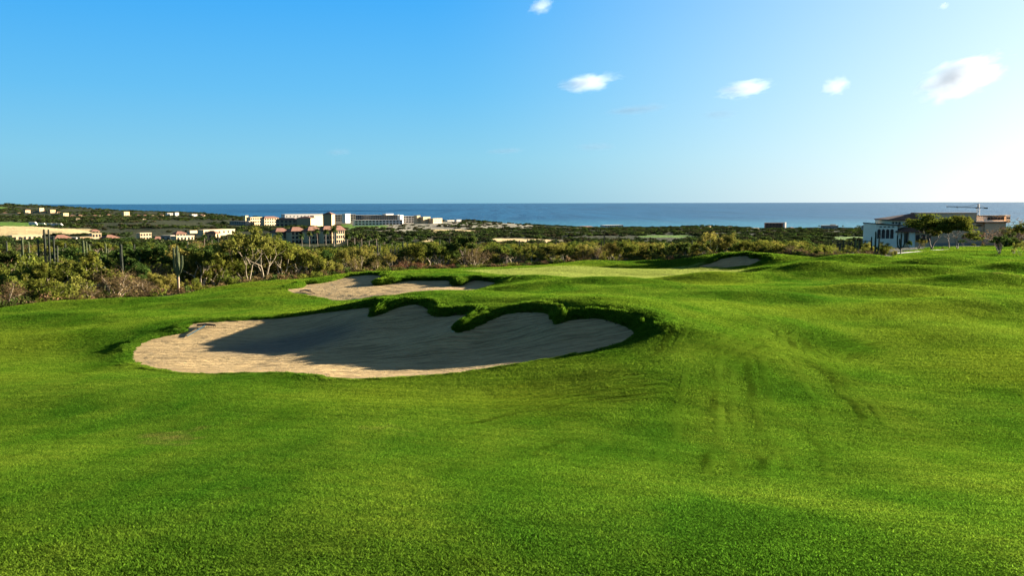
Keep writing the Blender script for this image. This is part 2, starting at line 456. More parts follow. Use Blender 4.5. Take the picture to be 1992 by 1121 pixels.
def far_z(x, y):
    x, y = np.asarray(x, float), np.asarray(y, float)
    return FB_eval(x, y)
def FB_eval(x, y):
    p = far_xy(x, y)
    return FB(p[:, 0], p[:, 1]).reshape(np.shape(x))

# edge of the mown turf, left to right
EDGE_PIX = [(-700,640,45),(-300,622,48),(0,601,55),(90,594,58),(180,587,61),(330,574,68),(450,560,76),(560,546.5,80),(660,534.5,86),(740,529,92),(880,524,100),(1000,519.5,105),(1080,514,107),(1150,509,109),(1250,508.5,111),(1310,509,106),(1385,498,103),(1430,494.5,104),(1490,495,103.5),(1540,498,100),(1610,504,95),(1690,506,94),(1745,503,98),(1754,499,108),(1760,494,125),(1775,486,150),(1850,484,158),(2000,482,165),(2300,480,170),(2600,480,170)]
EDGE = at_many(EDGE_PIX)[:, :2]
TURF_POLY = np.vstack([EDGE, [(150, -12), (-95, -12)]])
TURF_POLY_S = np.column_stack([TURF_POLY, np.zeros(len(TURF_POLY))])

MOUNDS = [(1400,63,.45,5.5,3.0),(1590,67,.60,4.0,3.2),(1790,62,.55,5.0,3.0),(1930,54,.50,4.5,3.2),(1210,52,.40,4.5,2.6),(1700,46,.40,5.0,2.6),(1480,41,.32,4.0,2.4),(1880,38,.34,4.5,2.6),(1990,66,.55,4,3),
 (1690,36,.22,3.2,2.4),(60,44,.34,5.0,3.0),(250,57,.35,5.0,3.0),(420,52,.25,4.0,2.6),(1060,57,.35,4.0,2.2),(1520,80,.40,4.5,3.0),(1660,84,.45,4.5,3.5),(1850,76,.5,4.5,3.4),(1560,29,.12,2.6,2.2),(1330,46,.25,4,2.2)]
def base_z(x, y):
    """natural ground without bunkers"""
    x, y = np.asarray(x, float), np.asarray(y, float)
    d = np.hypot(x * .7, y)
    w = sstep(118, 175, d)
    n = np.where(w < 1, GB(x, y), 0) if np.any(w < 1) else 0
    f = np.where(w > 0, FB_eval(x, np.maximum(y, 40)), 0) if np.any(w > 0) else 0
    z = n * (1 - w) + f * w
    for (mu, my, mh, sx, sy) in MOUNDS:
        z = z + 1.4 * mh * np.exp(-((x - (mu - W / 2) / F * my) / sx) ** 2 - ((y - my) / sy) ** 2)
    far_rough = sstep(150, 600, d)
    return z + far_rough * (.8 * fbm(x / 60, y / 60, 3, 3) + .3 * fbm(x / 14, y / 14, 8, 2)) * (1 + d / 1800)

def ground_z(x, y):
    return float(base_z(np.array([x], float), np.array([y], float))[0])

def on(u, v, y):
    """point on the ground at pixel column u, distance y (v only a first guess)"""
    p = at(u, v, y)
    return Vector((p.x, p.y, ground_z(p.x, p.y)))

# ------------------------------------------------------------------ near ground grid: fine where the bunkers are
def axis(segs):
    out = []
    for a, b, s in segs:
        n = max(1, int(round((b - a) / s)))
        out += list(np.linspace(a, b, n, endpoint=False))
    out.append(segs[-1][1])
    return np.array(out)
XS = axis([(-95,-60,1.2),(-60,-30,.7),(-30,-16,.3),(-16,5.2,.12),(5.2,14,.3),(14,18,.4),(18,30,.22),(30,60,.6),(60,150,1.5)])
YS = axis([(-12,4,.8),(4,22,.3),(22,39,.12),(39,52,.3),(52,69,.13),(69,90,.35),(90,101,.2),(101,122,.45),(122,175,1.2)])
GX, GY = np.meshgrid(XS, YS)
nx, ny = len(XS), len(YS)
px, py = GX.ravel().copy(), GY.ravel().copy()
sp = np.minimum(np.gradient(GX, axis=1).ravel(), np.gradient(GY, axis=0).ravel())
idx = np.arange(nx * ny).reshape(ny, nx)
quads = np.stack([idx[:-1, :-1].ravel(), idx[:-1, 1:].ravel(), idx[1:, 1:].ravel(), idx[1:, :-1].ravel()], 1)
bsd = np.full(len(px), 99.0); blip = np.zeros(len(px)); bid = np.full(len(px), -1); zb_edge = np.zeros(len(px))
for bi, (loop, _) in enumerate(polys):
    lo, hi = loop[:, :2].min(0) - 4, loop[:, :2].max(0) + 4
    k = np.where((px > lo[0]) & (px < hi[0]) & (py > lo[1]) & (py < hi[1]))[0]
    sd, near, seg = poly_sdf(px[k], py[k], loop)
    snap = np.abs(sd) < .55 * sp[k]
    px[k[snap]] = near[snap, 0]; py[k[snap]] = near[snap, 1]
    sd = np.where(snap, 0, sd)
    bsd[k] = sd; blip[k] = loop[seg, 3]; bid[k] = bi
# turf edge snapping
tsd, tnear, _ = poly_sdf(px, py, TURF_POLY_S)
snap = (np.abs(tsd) < .5 * sp) & (bsd > 2)
px[snap] = tnear[snap, 0]; py[snap] = tnear[snap, 1]; tsd[snap] = 0
gzv = base_z(px, py)
und = (.04 * fbm(px / 3.1, py / 4.0, 21, 3) + .14 * vnoise(px / 6.5 + .2 * py / 6.5, py / 7.5, 22) + .02 * vnoise(px / 2.6, py / 2.2, 23)) * sstep(3, 12, py) * sstep(0, 2.5, np.where(bid >= 0, np.maximum(bsd, 0), 9))
gzv = gzv + und
dpos = np.maximum(bsd, 0)
lipvar = 1 + .22 * vnoise(px / .8, py / .8, 77)
bulge = np.where(bid >= 0, .62 * blip * lipvar * (1 - np.exp(-dpos / .13)) * np.exp(-(dpos / 1.3) ** 2), 0)
turf_z = gzv.copy(); sand_z = gzv.copy()
for bi, (loop, S) in enumerate(polys):
    k = np.where((bid == bi) & (bsd < 1.2))[0]
    sz = S(px[k], py[k])
    ripple = .018 * fbm(px[k] / .5, py[k] / .5, 31, 3)
    sand_z[k] = sz + ripple * sstep(0, .4, -bsd[k])
    w = sstep(0, 1.0, bsd[k])
    turf_z[k] = sz * (1 - w) + turf_z[k] * w
turf_z += bulge
edge = (bid >= 0) & (bsd == 0)
turf_z[edge] = sand_z[edge] - .05

def turf_height_at(x, y):
    """bilinear height, bunker distance from the grid"""
    i = np.clip(np.searchsorted(XS, x) - 1, 0, nx - 2); j = np.clip(np.searchsorted(YS, y) - 1, 0, ny - 2)
    fx = (x - XS[i]) / (XS[i + 1] - XS[i]); fy = (y - YS[j]) / (YS[j + 1] - YS[j])
    def g(A):
        A = A.reshape(ny, nx)
        return (A[j, i] * (1 - fx) + A[j, i + 1] * fx) * (1 - fy) + (A[j + 1, i] * (1 - fx) + A[j + 1, i + 1] * fx) * fy
    return g

GREEN_PIX = [(905,526,88),(1000,522.5,96),(1100,520.5,100),(1250,520.5,99),(1400,523,95),(1480,527,88),(1450,534,80),(1400,541,73),(1300,549,66),(1230,551.5,64),(1130,547,68),(1030,541,73),(960,536,79)]
GREEN = spline(np.column_stack([at_many(GREEN_PIX)[:, :2], np.zeros((len(GREEN_PIX), 2))]), 5)

# ------------------------------------------------------------------ ground materials
def turf_color(t):
    """shared colour of turf soil and blades: patches, mower passes, worn spots"""
    p = t.pos()
    big = t.noise(p, .09, 3)
    mid = t.noise(t.map(p, (1, .45, 1), (0, 0, .3)), .55, 4)
    fine = t.noise(p, 9, 3, .7)
    c = t.ramp(big, [(.3, (.038, .102, .007)), (.48, (.080, .150, .009)), (.64, (.172, .215, .015))])
    c = t.mix(t.ramp(mid, [(.38, (0, 0, 0)), (.66, (.7, .7, .7))]), c, (.165, .215, .018))
    c = t.mix(t.ramp(fine, [(.4, (0, 0, 0)), (.75, (.55, .55, .55))]), c, (.040, .092, .006))
    worn = t.noise(t.map(p, (1, .6, 1)), .42, 5, .6)
    c = t.mix(t.ramp(worn, [(.66, (0, 0, 0)), (.76, (.7, .7, .7))]), c, (.16, .13, .035))
    wv = t.new('TexWave', wave_type='BANDS', bands_direction='Y')
    t.l.new(t.map(p, (1, 1, 0), (0, 0, .35)), wv.inputs[0]); wv.inputs['Scale'].default_value = .55; wv.inputs['Distortion'].default_value = 3.5; wv.inputs['Detail'].default_value = 3; wv.inputs['Detail Scale'].default_value = .6
    return t.mix(t.math('MULTIPLY', wv.outputs['Fac'], .28), c, (.042, .098, .006))
t = NT('turf')
c = turf_color(t)
g = t.attr('green')
c = t.mix(g, c, (.30, .33, .070))
rough = t.attr('rough')
c = t.mix(t.math('MULTIPLY', rough, .6), c, (.03, .075, .005))
p = t.pos()
h = t.math('ADD', t.noise(p, 22, 4, .7), t.math('MULTIPLY', t.noise(p, 3, 3), .8))
c = t.mix(.7, c, (.010, .020, .003))
M_TURF = t.done(t.pbsdf(c, .9, t.bump(h, .9, .05), .1))

t = NT('sand')
p = t.pos()
n1 = t.noise(p, .35, 3); n2 = t.noise(p, 5, 4, .65); n3 = t.noise(p, 38, 2)
c = t.ramp(n1, [(.3, (.35, .245, .110)), (.7, (.43, .305, .140))])
c = t.mix(t.ramp(n2, [(.45, (0, 0, 0)), (.72, (.6, .6, .6))]), c, (.27, .185, .085))
n4 = t.noise(t.map(p, (.5, 3.2, .5), (0, 0, -.6)), 1.5, 5, .7, .6)
c = t.mix(t.ramp(n4, [(.46, (0, 0, 0)), (.62, (.8, .8, .8))]), c, (.17, .115, .052))  # shading of rake and footprint relief painted in as darker streaks
wv = t.new('TexWave', wave_type='RINGS', rings_direction='Z')
t.l.new(t.map(p, (1, 1, 0)), wv.inputs[0]); wv.inputs['Scale'].default_value = 1.3; wv.inputs['Distortion'].default_value = 5; wv.inputs['Detail'].default_value = 2; wv.inputs['Detail Scale'].default_value = .25
hh = t.math('ADD', t.math('MULTIPLY', n2, .9), t.math('ADD', t.math('MULTIPLY', n3, .35), t.math('ADD', t.math('MULTIPLY', wv.outputs['Fac'], .8), t.math('MULTIPLY', n4, 1.2))))
c = t.mix(t.math('MULTIPLY', t.math('POWER', wv.outputs['Fac'], 3.0), .38), c, (.20, .135, .06))  # rake rings darkened in the colour too, besides the bump
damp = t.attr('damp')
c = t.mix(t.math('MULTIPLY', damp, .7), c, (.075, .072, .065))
M_SAND = t.done(t.pbsdf(c, .95, t.bump(hh, .9, .09), .1))

t = NT('dirt_lip')
M_DIRT = t.done(t.pbsdf(t.ramp(t.noise(t.pos(), 14, 4), [(.3, (.05, .028, .014)), (.7, (.12, .07, .035))]), .95, None, .1))

t = NT('scrubland_soil')
p = t.pos()
n = t.noise(p, .05, 5); n2 = t.noise(p, .5, 5, .65)
c = t.ramp(n2, [(.3, (.014, .019, .007)), (.5, (.026, .029, .012)), (.72, (.060, .052, .026))])
c = t.mix(t.ramp(n, [(.4, (0, 0, 0)), (.65, (.6, .6, .6))]), c, (.018, .026, .009))
sc = t.attr('cover', 'Color')
sep = t.new('SeparateColor'); t.l.new(sc, sep.inputs[0])
c = t.mix(sep.outputs[0], c, t.ramp(n2, [(.3, (.36, .27, .125)), (.7, (.48, .36, .17))]))     # bare sand
c = t.mix(sep.outputs[1], c, t.ramp(n2, [(.3, (.05, .11, .015)), (.7, (.09, .15, .02))]))    # far fairways
c = t.mix(sep.outputs[2], c, t.ramp(n2, [(.35, (.13, .12, .09)), (.65, (.20, .18, .13))]))   # dune hill, its shaded face painted in as grey
M_SOIL = t.done(t.pbsdf(c, .95, t.bump(t.math('ADD', n2, t.noise(p, .12, 4)), .6, 1.2), .05))

# ------------------------------------------------------------------ build near ground
cx = px[quads].mean(1); cy = py[quads].mean(1)
fb = bsd[quads]
is_sand = (fb.max(1) <= 1e-6) & (fb.min(1) < 0) | ((fb.mean(1) < 0) & (fb.max(1) < .02))
is_turf = ~is_sand & ((tsd[quads].max(1) <= 1e-6) | (tsd[quads].mean(1) < 0))
def submesh(name, faces, zz, mat, attrs=()):
    used = np.unique(faces); re = np.full(len(px), -1); re[used] = np.arange(len(used))
    V = np.column_stack([px[used], py[used], zz[used]])
    me = np_mesh(name, V, re[faces], mat)
    for an, arr in attrs:
        a = me.attributes.new(an, 'FLOAT', 'POINT'); a.data.foreach_set('value', arr[used].astype(np.float32))
    return me
gsd, _, _ = poly_sdf(px, py, GREEN)
green_v = sstep(.6, -.6, gsd)
rough_v = np.where(bid >= 0, np.exp(-np.maximum(bsd, 0) / .9) * sstep(.06, .2, blip), 0)
turf = link('golf_course_turf', submesh('golf_course_turf', quads[is_turf], turf_z, M_TURF, [('green', green_v), ('rough', rough_v)]))
turf.data.materials.append(M_DIRT)
tf = quads[is_turf]
mi = ((bsd[tf].min(1) <= 1e-6) & (bsd[tf].max(1) < .2) & (bid[tf].max(1) >= 0)).astype(np.int32)
turf.data.polygons.foreach_set('material_index', mi)
tag(turf, 'mown green golf turf rolling away around the sand bunkers', kind='structure')
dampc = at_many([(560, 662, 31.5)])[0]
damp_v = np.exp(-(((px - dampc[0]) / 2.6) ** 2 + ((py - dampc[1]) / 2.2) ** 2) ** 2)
fbid = bid[quads].max(1)
for bi, (nm, lab) in enumerate([('bunker_sand', 'pale raked sand of the large front bunker below the rake'), ('bunker_sand', 'pale sand of the middle bunker left of the putting green'), ('bunker_sand', 'shaded sand of the small far bunker behind the putting green')]):
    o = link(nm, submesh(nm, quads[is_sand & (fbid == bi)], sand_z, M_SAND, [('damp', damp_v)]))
    tag(o, lab, kind='structure')

# ------------------------------------------------------------------ far ground
az = np.radians(np.concatenate([np.linspace(-62, -34, 50, endpoint=False), np.linspace(-34, 34, 620, endpoint=False), np.linspace(34, 62, 50)]))
dist = np.exp(np.linspace(math.log(52), math.log(3000), 330))
A, D = np.meshgrid(az, dist)
fx_, fy_ = (np.sin(A) * D / np.cos(A * .0)).ravel(), (np.cos(A) * D).ravel()
fzv = base_z(fx_, fy_)
tin, _, _ = poly_sdf(fx_, fy_, TURF_POLY_S)
fzv -= sstep(0, -3, tin) * 1.2 + .06
uu, vv = project(np.column_stack([fx_, fy_, fzv]))
COVER = [  # region in the photo, channel, distance range
 (0, [(-200,441),(60,440),(110,444),(185,446),(178,455),(120,457),(60,458),(-200,458)], (380, 900)),
 (1, [(-200,432),(0,431),(60,433),(105,436),(95,440),(-200,440)], (500, 1300)),
 (1, [(-300,401),(0,402),(12,404),(0,408),(-300,410)], (1200, 2500)),
 (0, [(836,447),(850,444),(930,448),(918,453),(880,452),(835,455)], (350, 1100)),
 (2, [(716,440),(760,434),(830,432),(880,432),(1020,436),(1060,443),(1000,446),(900,446),(830,447),(800,456),(740,452)], (400, 1500)),  # shaded face of the dune hill, painted grey
 (1, [(660,437),(740,437),(760,440),(700,447),(660,444)], (400, 1200)),
 (1, [(1235,459),(1300,457.5),(1340,458),(1360,461),(1300,462.5),(1250,462)], (300, 1200)),
 (1, [(1140,456),(1180,455),(1200,457),(1150,458.5)], (300, 1200)),
 (0, [(948,465),(1020,464),(1105,468),(1100,473),(1020,472),(950,470)], (180, 900)),
 (1, [(1590,461),(1640,460),(1700,461),(1700,468),(1620,467)], (220, 900)),
 (0, [(1445,443.5),(1490,443),(1500,446),(1450,446)], (700, 2200)),
 (0, [(825,464),(842,464),(842,476),(820,476)], (120, 600)),
]
cov = np.zeros((len(fx_), 3))
jit = 2.2 * fbm(fx_ / 25, fy_ / 25, 40, 3)
for ch, pg, (d0, d1) in COVER:
    k = in_poly(uu + jit * 3, vv + jit * .35, pg) & (D.ravel() > d0) & (D.ravel() < d1)
    cov[k] = 0; cov[k, ch] = 1
n2_, n1_ = len(dist), len(az)
idf = np.arange(n1_ * n2_).reshape(n2_, n1_)
fq = np.stack([idf[:-1, :-1].ravel(), idf[:-1, 1:].ravel(), idf[1:, 1:].ravel(), idf[1:, :-1].ravel()], 1)
fq = fq[(tin[fq].max(1) > -6)]
me = np_mesh('scrubland', np.column_stack([fx_, fy_, fzv]), fq, M_SOIL)
ca = me.color_attributes.new('cover', 'FLOAT_COLOR', 'POINT')
ca.data.foreach_set('color', np.column_stack([cov, np.ones(len(cov))]).astype(np.float32).ravel())
tag(link('scrubland', me), 'dry scrub covered coastal plain sloping down to the sea', kind='structure')

# ------------------------------------------------------------------ sea
t = NT('sea_water')
p = t.pos()
w1 = t.noise(t.map(p, (1, 2.2, 1), (0, 0, .5)), .02, 5, .6); w2 = t.noise(t.map(p, (1, 2.5, 1), (0, 0, .3)), .11, 4, .65)
hgt = t.math('ADD', t.math('MULTIPLY', w1, 5.0), t.math('MULTIPLY', w2, 2.2))
caps = t.noise(t.map(p, (1, .05, 1)), .075, 4, .7)
big = t.noise(t.map(p, (1, .05, 1)), .010, 5, .75)
sepx = t.new('SeparateXYZ'); t.l.new(p, sepx.inputs[0])
shore = t.new('MapRange'); t.l.new(sepx.outputs[1], shore.inputs[0]); shore.inputs[1].default_value = 1900; shore.inputs[2].default_value = 2900; shore.inputs[3].default_value = 1; shore.inputs[4].default_value = 0
c = t.ramp(big, [(.35, (.004, .045, .100)), (.65, (.012, .085, .165))])
c = t.mix(t.math('MULTIPLY', shore.outputs[0], .42), c, (.05, .22, .27))
c = t.mix(t.ramp(caps, [(.665, (0, 0, 0)), (.72, (.6, .6, .6))]), c, (.6, .62, .62))
M_SEA = t.done(t.pbsdf(c, .5, t.bump(hgt, 1.0, 1.0), .14))
mb = MB(); mb.quad((-90000, 700, SEA_Z), (90000, 700, SEA_Z), (90000, 90000, SEA_Z), (-90000, 90000, SEA_Z))
tag(mb.build('sea', M_SEA), 'deep blue sea flecked with whitecaps up to the horizon', kind='structure')

# ------------------------------------------------------------------ grass blades on the turf (instanced tufts, one object)
t = NT('grass_blade')
c = turf_color(t)
c = t.mix(t.attr('green', kind='INSTANCER'), c, (.30, .33, .070))
rr = t.new('ObjectInfo').outputs['Random']
hs = t.new('HueSaturation'); t.put(hs.inputs['Color'], c)
bl = t.attr('tone')
t.put(hs.inputs['Value'], t.math('MULTIPLY', t.math('ADD', t.math('MULTIPLY', rr, .3), .85), t.math('MULTIPLY', t.math('ADD', t.math('MULTIPLY', bl, 1.45), .88), t.math('SUBTRACT', 1.0, t.math('MULTIPLY', t.attr('tread', kind='INSTANCER'), .85)))))
t.put(hs.inputs['Hue'], t.math('ADD', t.math('MULTIPLY', bl, -.03), .515))
d = t.new('BsdfDiffuse'); t.put(d.inputs[0], hs.outputs[0])
tr = t.new('BsdfTranslucent'); t.put(tr.inputs[0], hs.outputs[0])
mx = t.new('MixShader'); mx.inputs[0].default_value = .48
t.l.new(d.outputs[0], mx.inputs[1]); t.l.new(tr.outputs[0], mx.inputs[2])
M_BLADE = t.done(mx)

def blade_patch(name, n, rad, hmin, hmax, wid, lean, seed):
    r = np.random.default_rng(seed)
    a, q = r.uniform(0, 2 * np.pi, n), rad * np.sqrt(r.uniform(0, 1, n))
    bx, by = q * np.cos(a), q * np.sin(a)
    h = r.uniform(hmin, hmax, n); ln = lean * r.uniform(.15, 1, n); la = r.uniform(0, 2 * np.pi, n)
    w = wid * r.uniform(.6, 1.2, n) / 2; wa = r.uniform(0, 2 * np.pi, n)
    wx, wy = w * np.cos(wa), w * np.sin(wa)
    tx, ty, tz = bx + h * np.sin(ln) * np.cos(la), by + h * np.sin(ln) * np.sin(la), h * np.cos(ln)
    mxx, myy, mz = bx + .45 * (tx - bx) * .7, by + .45 * (ty - by) * .7, tz * .55
    z0 = np.full(n, -.006)
    V = np.stack([np.stack([bx - wx, by - wy, z0], 1), np.stack([bx + wx, by + wy, z0], 1), np.stack([mxx + wx * .9, myy + wy * .9, mz], 1), np.stack([mxx - wx * .9, myy - wy * .9, mz], 1), np.stack([tx, ty, tz], 1)], 1).reshape(-1, 3)
    k = np.arange(n) * 5
    Q = np.concatenate([np.stack([k, k + 1, k + 2], 1), np.stack([k, k + 2, k + 3], 1), np.stack([k + 3, k + 2, k + 4], 1)])
    me = np_mesh(name, V, Q, M_BLADE, smooth=False)
    at_ = me.attributes.new('tone', 'FLOAT', 'POINT')
    at_.data.foreach_set('value', np.repeat(r.uniform(-.5, .5, n), 5).astype(np.float32))
    return bpy.data.objects.new(name, me)

def instancer(name, P, rot, scl, pick, variants, attrs, label):
    me = bpy.data.meshes.new(name)
    me.vertices.add(len(P)); me.vertices.foreach_set('co', np.asarray(P, np.float32).ravel())
    for nm, tp, arr in [('rot', 'FLOAT_VECTOR', rot), ('scl', 'FLOAT_VECTOR', scl), ('pick', 'INT', pick)] + attrs:
        a = me.attributes.new(nm, tp, 'POINT')
        a.data.foreach_set('vector' if tp == 'FLOAT_VECTOR' else 'value', np.asarray(arr, np.int32 if tp == 'INT' else np.float32).ravel())
    o = link(name, me)
    tag(o, label, kind='stuff')
    cl = bpy.data.collections.new(name + '_variants')
    for k, v in enumerate(variants):
        v.name = f'{name}_{chr(97 + k)}'; cl.objects.link(v)
    ng = bpy.data.node_groups.new(name, 'GeometryNodeTree')
    ng.interface.new_socket('Geometry', in_out='INPUT', socket_type='NodeSocketGeometry')
    ng.interface.new_socket('Geometry', in_out='OUTPUT', socket_type='NodeSocketGeometry')
    n = ng.nodes; gi, go = n.new('NodeGroupInput'), n.new('NodeGroupOutput')
    ci = n.new('GeometryNodeCollectionInfo'); ci.inputs['Collection'].default_value = cl
    ci.inputs['Separate Children'].default_value = True; ci.inputs['Reset Children'].default_value = True
    ip = n.new('GeometryNodeInstanceOnPoints'); ip.inputs['Pick Instance'].default_value = True
    def na(nm, tp):
        q = n.new('GeometryNodeInputNamedAttribute'); q.data_type = tp; q.inputs['Name'].default_value = nm
        return q.outputs[0]
    L = ng.links
    L.new(gi.outputs[0], ip.inputs['Points']); L.new(ci.outputs[0], ip.inputs['Instance'])
    L.new(na('pick', 'INT'), ip.inputs['Instance Index'])
    e2r = n.new('FunctionNodeEulerToRotation'); L.new(na('rot', 'FLOAT_VECTOR'), e2r.inputs[0]); L.new(e2r.outputs[0], ip.inputs['Rotation'])
    L.new(na('scl', 'FLOAT_VECTOR'), ip.inputs['Scale'])
    L.new(ip.outputs[0], go.inputs[0])
    md = o.modifiers.new('scatter', 'NODES'); md.node_group = ng
    return o

def frames(nrm, spin):
    out = np.empty((len(nrm), 3))
    Z = Vector((0, 0, 1))
    for i in range(len(nrm)):
        q = Z.rotation_difference(Vector(nrm[i])).to_matrix() @ Matrix.Rotation(spin[i], 3, 'Z')
        out[i] = q.to_euler()
    return out

# candidate points over the visible ground, density falling with distance
def sector_points(y0, y1, half, dens_fn, r):
    """jittered rows, so that no bare gaps are left"""
    out = []; y = y0
    while y < y1:
        st = 1 / math.sqrt(dens_fn(y)); wd = half * y + 1.5
        x = np.arange(-wd, wd, st)
        out.append(np.column_stack([x + r.uniform(-.5, .5, len(x)) * st, y + r.uniform(-.5, .5, len(x)) * st]))
        y += st
    return np.vstack(out)
TRACKS = [[(1540,640),(1495,668),(1452,690),(1455,740),(1472,800),(1478,860),(1474,930)],[(1530,650),(1560,690),(1620,735),(1660,760)],[(1585,835),(1600,870),(1612,905),(1622,940)],
 [(1490,660),(1420,690),(1390,740),(1392,850),(1370,930)],[(130,720),(165,735),(215,742)],[(1340,760),(1180,775),(1000,800),(850,830)],[(1320,745),(1100,772),(900,800)],[(960,880),(880,920),(820,950)],[(1640,700),(1715,672),(1600,680)],
 [(1325,628),(1310,655),(1280,685),(1230,710)],[(1560,650),(1600,700),(1640,760),(1690,830)],[(0,748),(25,744)],[(1350,690),(1420,665)],[(1000,900),(1100,850),(1250,820)]]
def ray_ground(u, v):
    d = CF + CR * ((u - W / 2) / F) + CU * ((H / 2 - v) / F)
    lo = 4.0
    ys = np.geomspace(4, 110, 500)
    P = np.outer(ys / d.y, np.array(d))
    dz = P[:, 2] - base_z(P[:, 0], P[:, 1])
    k = np.argmax(dz < 0)
    return P[k, :2]
TRACK_XY = [np.array([np.append(ray_ground(*q), 0) for q in tr]) for tr in TRACKS]
TRACK_XY = [np.column_stack([np.interp(np.linspace(0, len(q) - 1, 25), np.arange(len(q)), q[:, k]) for k in range(3)]) for q in TRACK_XY]

r = np.random.default_rng(3)
Q = sector_points(4.6, 116, .66, lambda y: 46.0 / max(1, y / 13) ** 1.62, r)
nzx, nzy = np.gradient(turf_z.reshape(ny, nx), YS, XS)[::-1]
bs = turf_height_at(Q[:, 0], Q[:, 1])
lawn = np.column_stack([r.uniform(38, 112, 5200), r.uniform(112, 172, 5200)])
lip_pts = []
for loop, _ in polys:
    w_ = loop[:, :2]; nn = np.roll(w_, -1, 0) - w_; ln = np.linalg.norm(nn, axis=1); nn = np.column_stack([-nn[:, 1], nn[:, 0]]) / np.maximum(ln, 1e-6)[:, None]
    rough_n = (40 + 150 * np.clip(loop[:, 3] / .3, 0, 1)) * ln * (26 / loop[:, 1].mean())
    i_ = np.repeat(np.arange(len(w_)), np.maximum(1, rough_n).astype(int))
    off = r.uniform(.01, 1.0, len(i_)) ** 1.5 * 1.1
    for sg in (-1, 1): lip_pts.append(w_[i_] + nn[i_] * (sg * off)[:, None] + r.normal(0, .05, (len(i_), 2)))
lip_pts = np.vstack(lip_pts)
lip_flag = np.concatenate([np.zeros(len(Q)), np.zeros(len(lawn)), np.ones(len(lip_pts))])
Q = np.vstack([Q, lawn, lip_pts])
bs = turf_height_at(Q[:, 0], Q[:, 1])
q_b = bs(bsd); q_t = bs(tsd); q_g = bs(green_v); q_r = bs(rough_v)
keep = (q_b > .015) & (q_t < -.1)
Q, q_g, q_r, q_b, lip_flag = Q[keep], q_g[keep], q_r[keep], q_b[keep], lip_flag[keep]
bs = turf_height_at(Q[:, 0], Q[:, 1])
q_z = bs(turf_z)
nrm = np.column_stack([-bs(nzx), -bs(nzy), np.ones(len(Q))]); nrm /= np.linalg.norm(nrm, axis=1)[:, None]
tr_d = np.full(len(Q), 9.0)
near_k = np.where(Q[:, 1] < 34)[0]
for tq in TRACK_XY:
    dd, _, _ = poly_sdf(Q[near_k, 0], Q[near_k, 1], tq, closed=False)
    tr_d[near_k] = np.minimum(tr_d[near_k], np.abs(dd))
press = .30 * np.exp(-(tr_d / .11) ** 2) * (.65 + .35 * vnoise(Q[:, 0] / 1.5, Q[:, 1] / 1.5, 12))
base_s = np.maximum(1, Q[:, 1] / 13) ** .82 * np.where(lip_flag > 0, .62, 1)
jit_s = r.uniform(.8, 1.25, len(Q)) * np.where(lip_flag > 0, r.uniform(.7, 1.3, len(Q)), 1)
tall = (.50 + .14 * fbm(Q[:, 0] / .9, Q[:, 1] / .9, 60, 3)) * (1 - .45 * q_g) * (1 + .3 * q_r) * (1 - .72 * press)
S3 = np.column_stack([base_s * jit_s, base_s * jit_s, base_s ** .75 * jit_s * tall])
# no tuft may reach over the sand
lim = np.clip((q_b + .06) / (.17 * base_s), .35, 1)
S3[:, 0] *= lim; S3[:, 1] *= lim
tp, ts = [], []
for ti, tq in enumerate(TRACK_XY):
    sg = np.linalg.norm(np.diff(tq[:, :2], axis=0), axis=1); cs_ = np.concatenate([[0], np.cumsum(sg)])
    for off_, st_ in ((0, .72), (.36, .42), (-.7, .3)):
        if off_ and ti in (4, 11): continue
        tt = np.arange(0, cs_[-1], .035)
        tx = np.interp(tt, cs_, tq[:, 0]); ty = np.interp(tt, cs_, tq[:, 1])
        gxx, gyy = np.gradient(tx), np.gradient(ty); gl = np.maximum(np.hypot(gxx, gyy), 1e-6)
        wob = off_ + .08 * vnoise(tt / 1.3, tt * 0 + ti, 7)
        pts_ = np.column_stack([tx - gyy / gl * wob, ty + gxx / gl * wob]) + r.normal(0, .02, (len(tt), 2))
        fade = np.clip(.6 + .7 * vnoise(tt / 1.8, tt * 0 + ti * 3.7 + off_, 8), 0, 1) * np.minimum(1, np.minimum(tt, cs_[-1] - tt) / 1.0)
        kk = fade > .25
        tp.append(pts_[kk]); ts.append(st_ * fade[kk])
tp, ts = np.vstack(tp), np.concatenate(ts)
bs = turf_height_at(tp[:, 0], tp[:, 1])
kk = (bs(bsd) > .3) & (tp[:, 1] < 45); tp, ts = tp[kk], ts[kk]
bs = turf_height_at(tp[:, 0], tp[:, 1])
tn = np.column_stack([-bs(nzx), -bs(nzy), np.ones(len(tp))]); tn /= np.linalg.norm(tn, axis=1)[:, None]
bsc = np.maximum(1, tp[:, 1] / 13) ** .82
Q = np.vstack([Q, tp]); q_z = np.concatenate([q_z, bs(turf_z)]); nrm = np.vstack([nrm, tn])
S3 = np.vstack([S3, np.column_stack([bsc * .32, bsc * .32, bsc ** .75 * .58])])
q_g = np.concatenate([q_g, np.zeros(len(tp))]); press = np.concatenate([press, ts])
patches = [blade_patch('grass', 620, .17, .022, .05, .0075, 1.15, 100 + k) for k in range(6)]
instancer('grass', np.column_stack([Q, q_z]), frames(nrm, r.uniform(0, 6.28, len(Q))), S3, r.integers(0, 6, len(Q)), patches, [('green', 'FLOAT', q_g), ('tread', 'FLOAT', press)], 'short mown grass blades covering the golf turf')

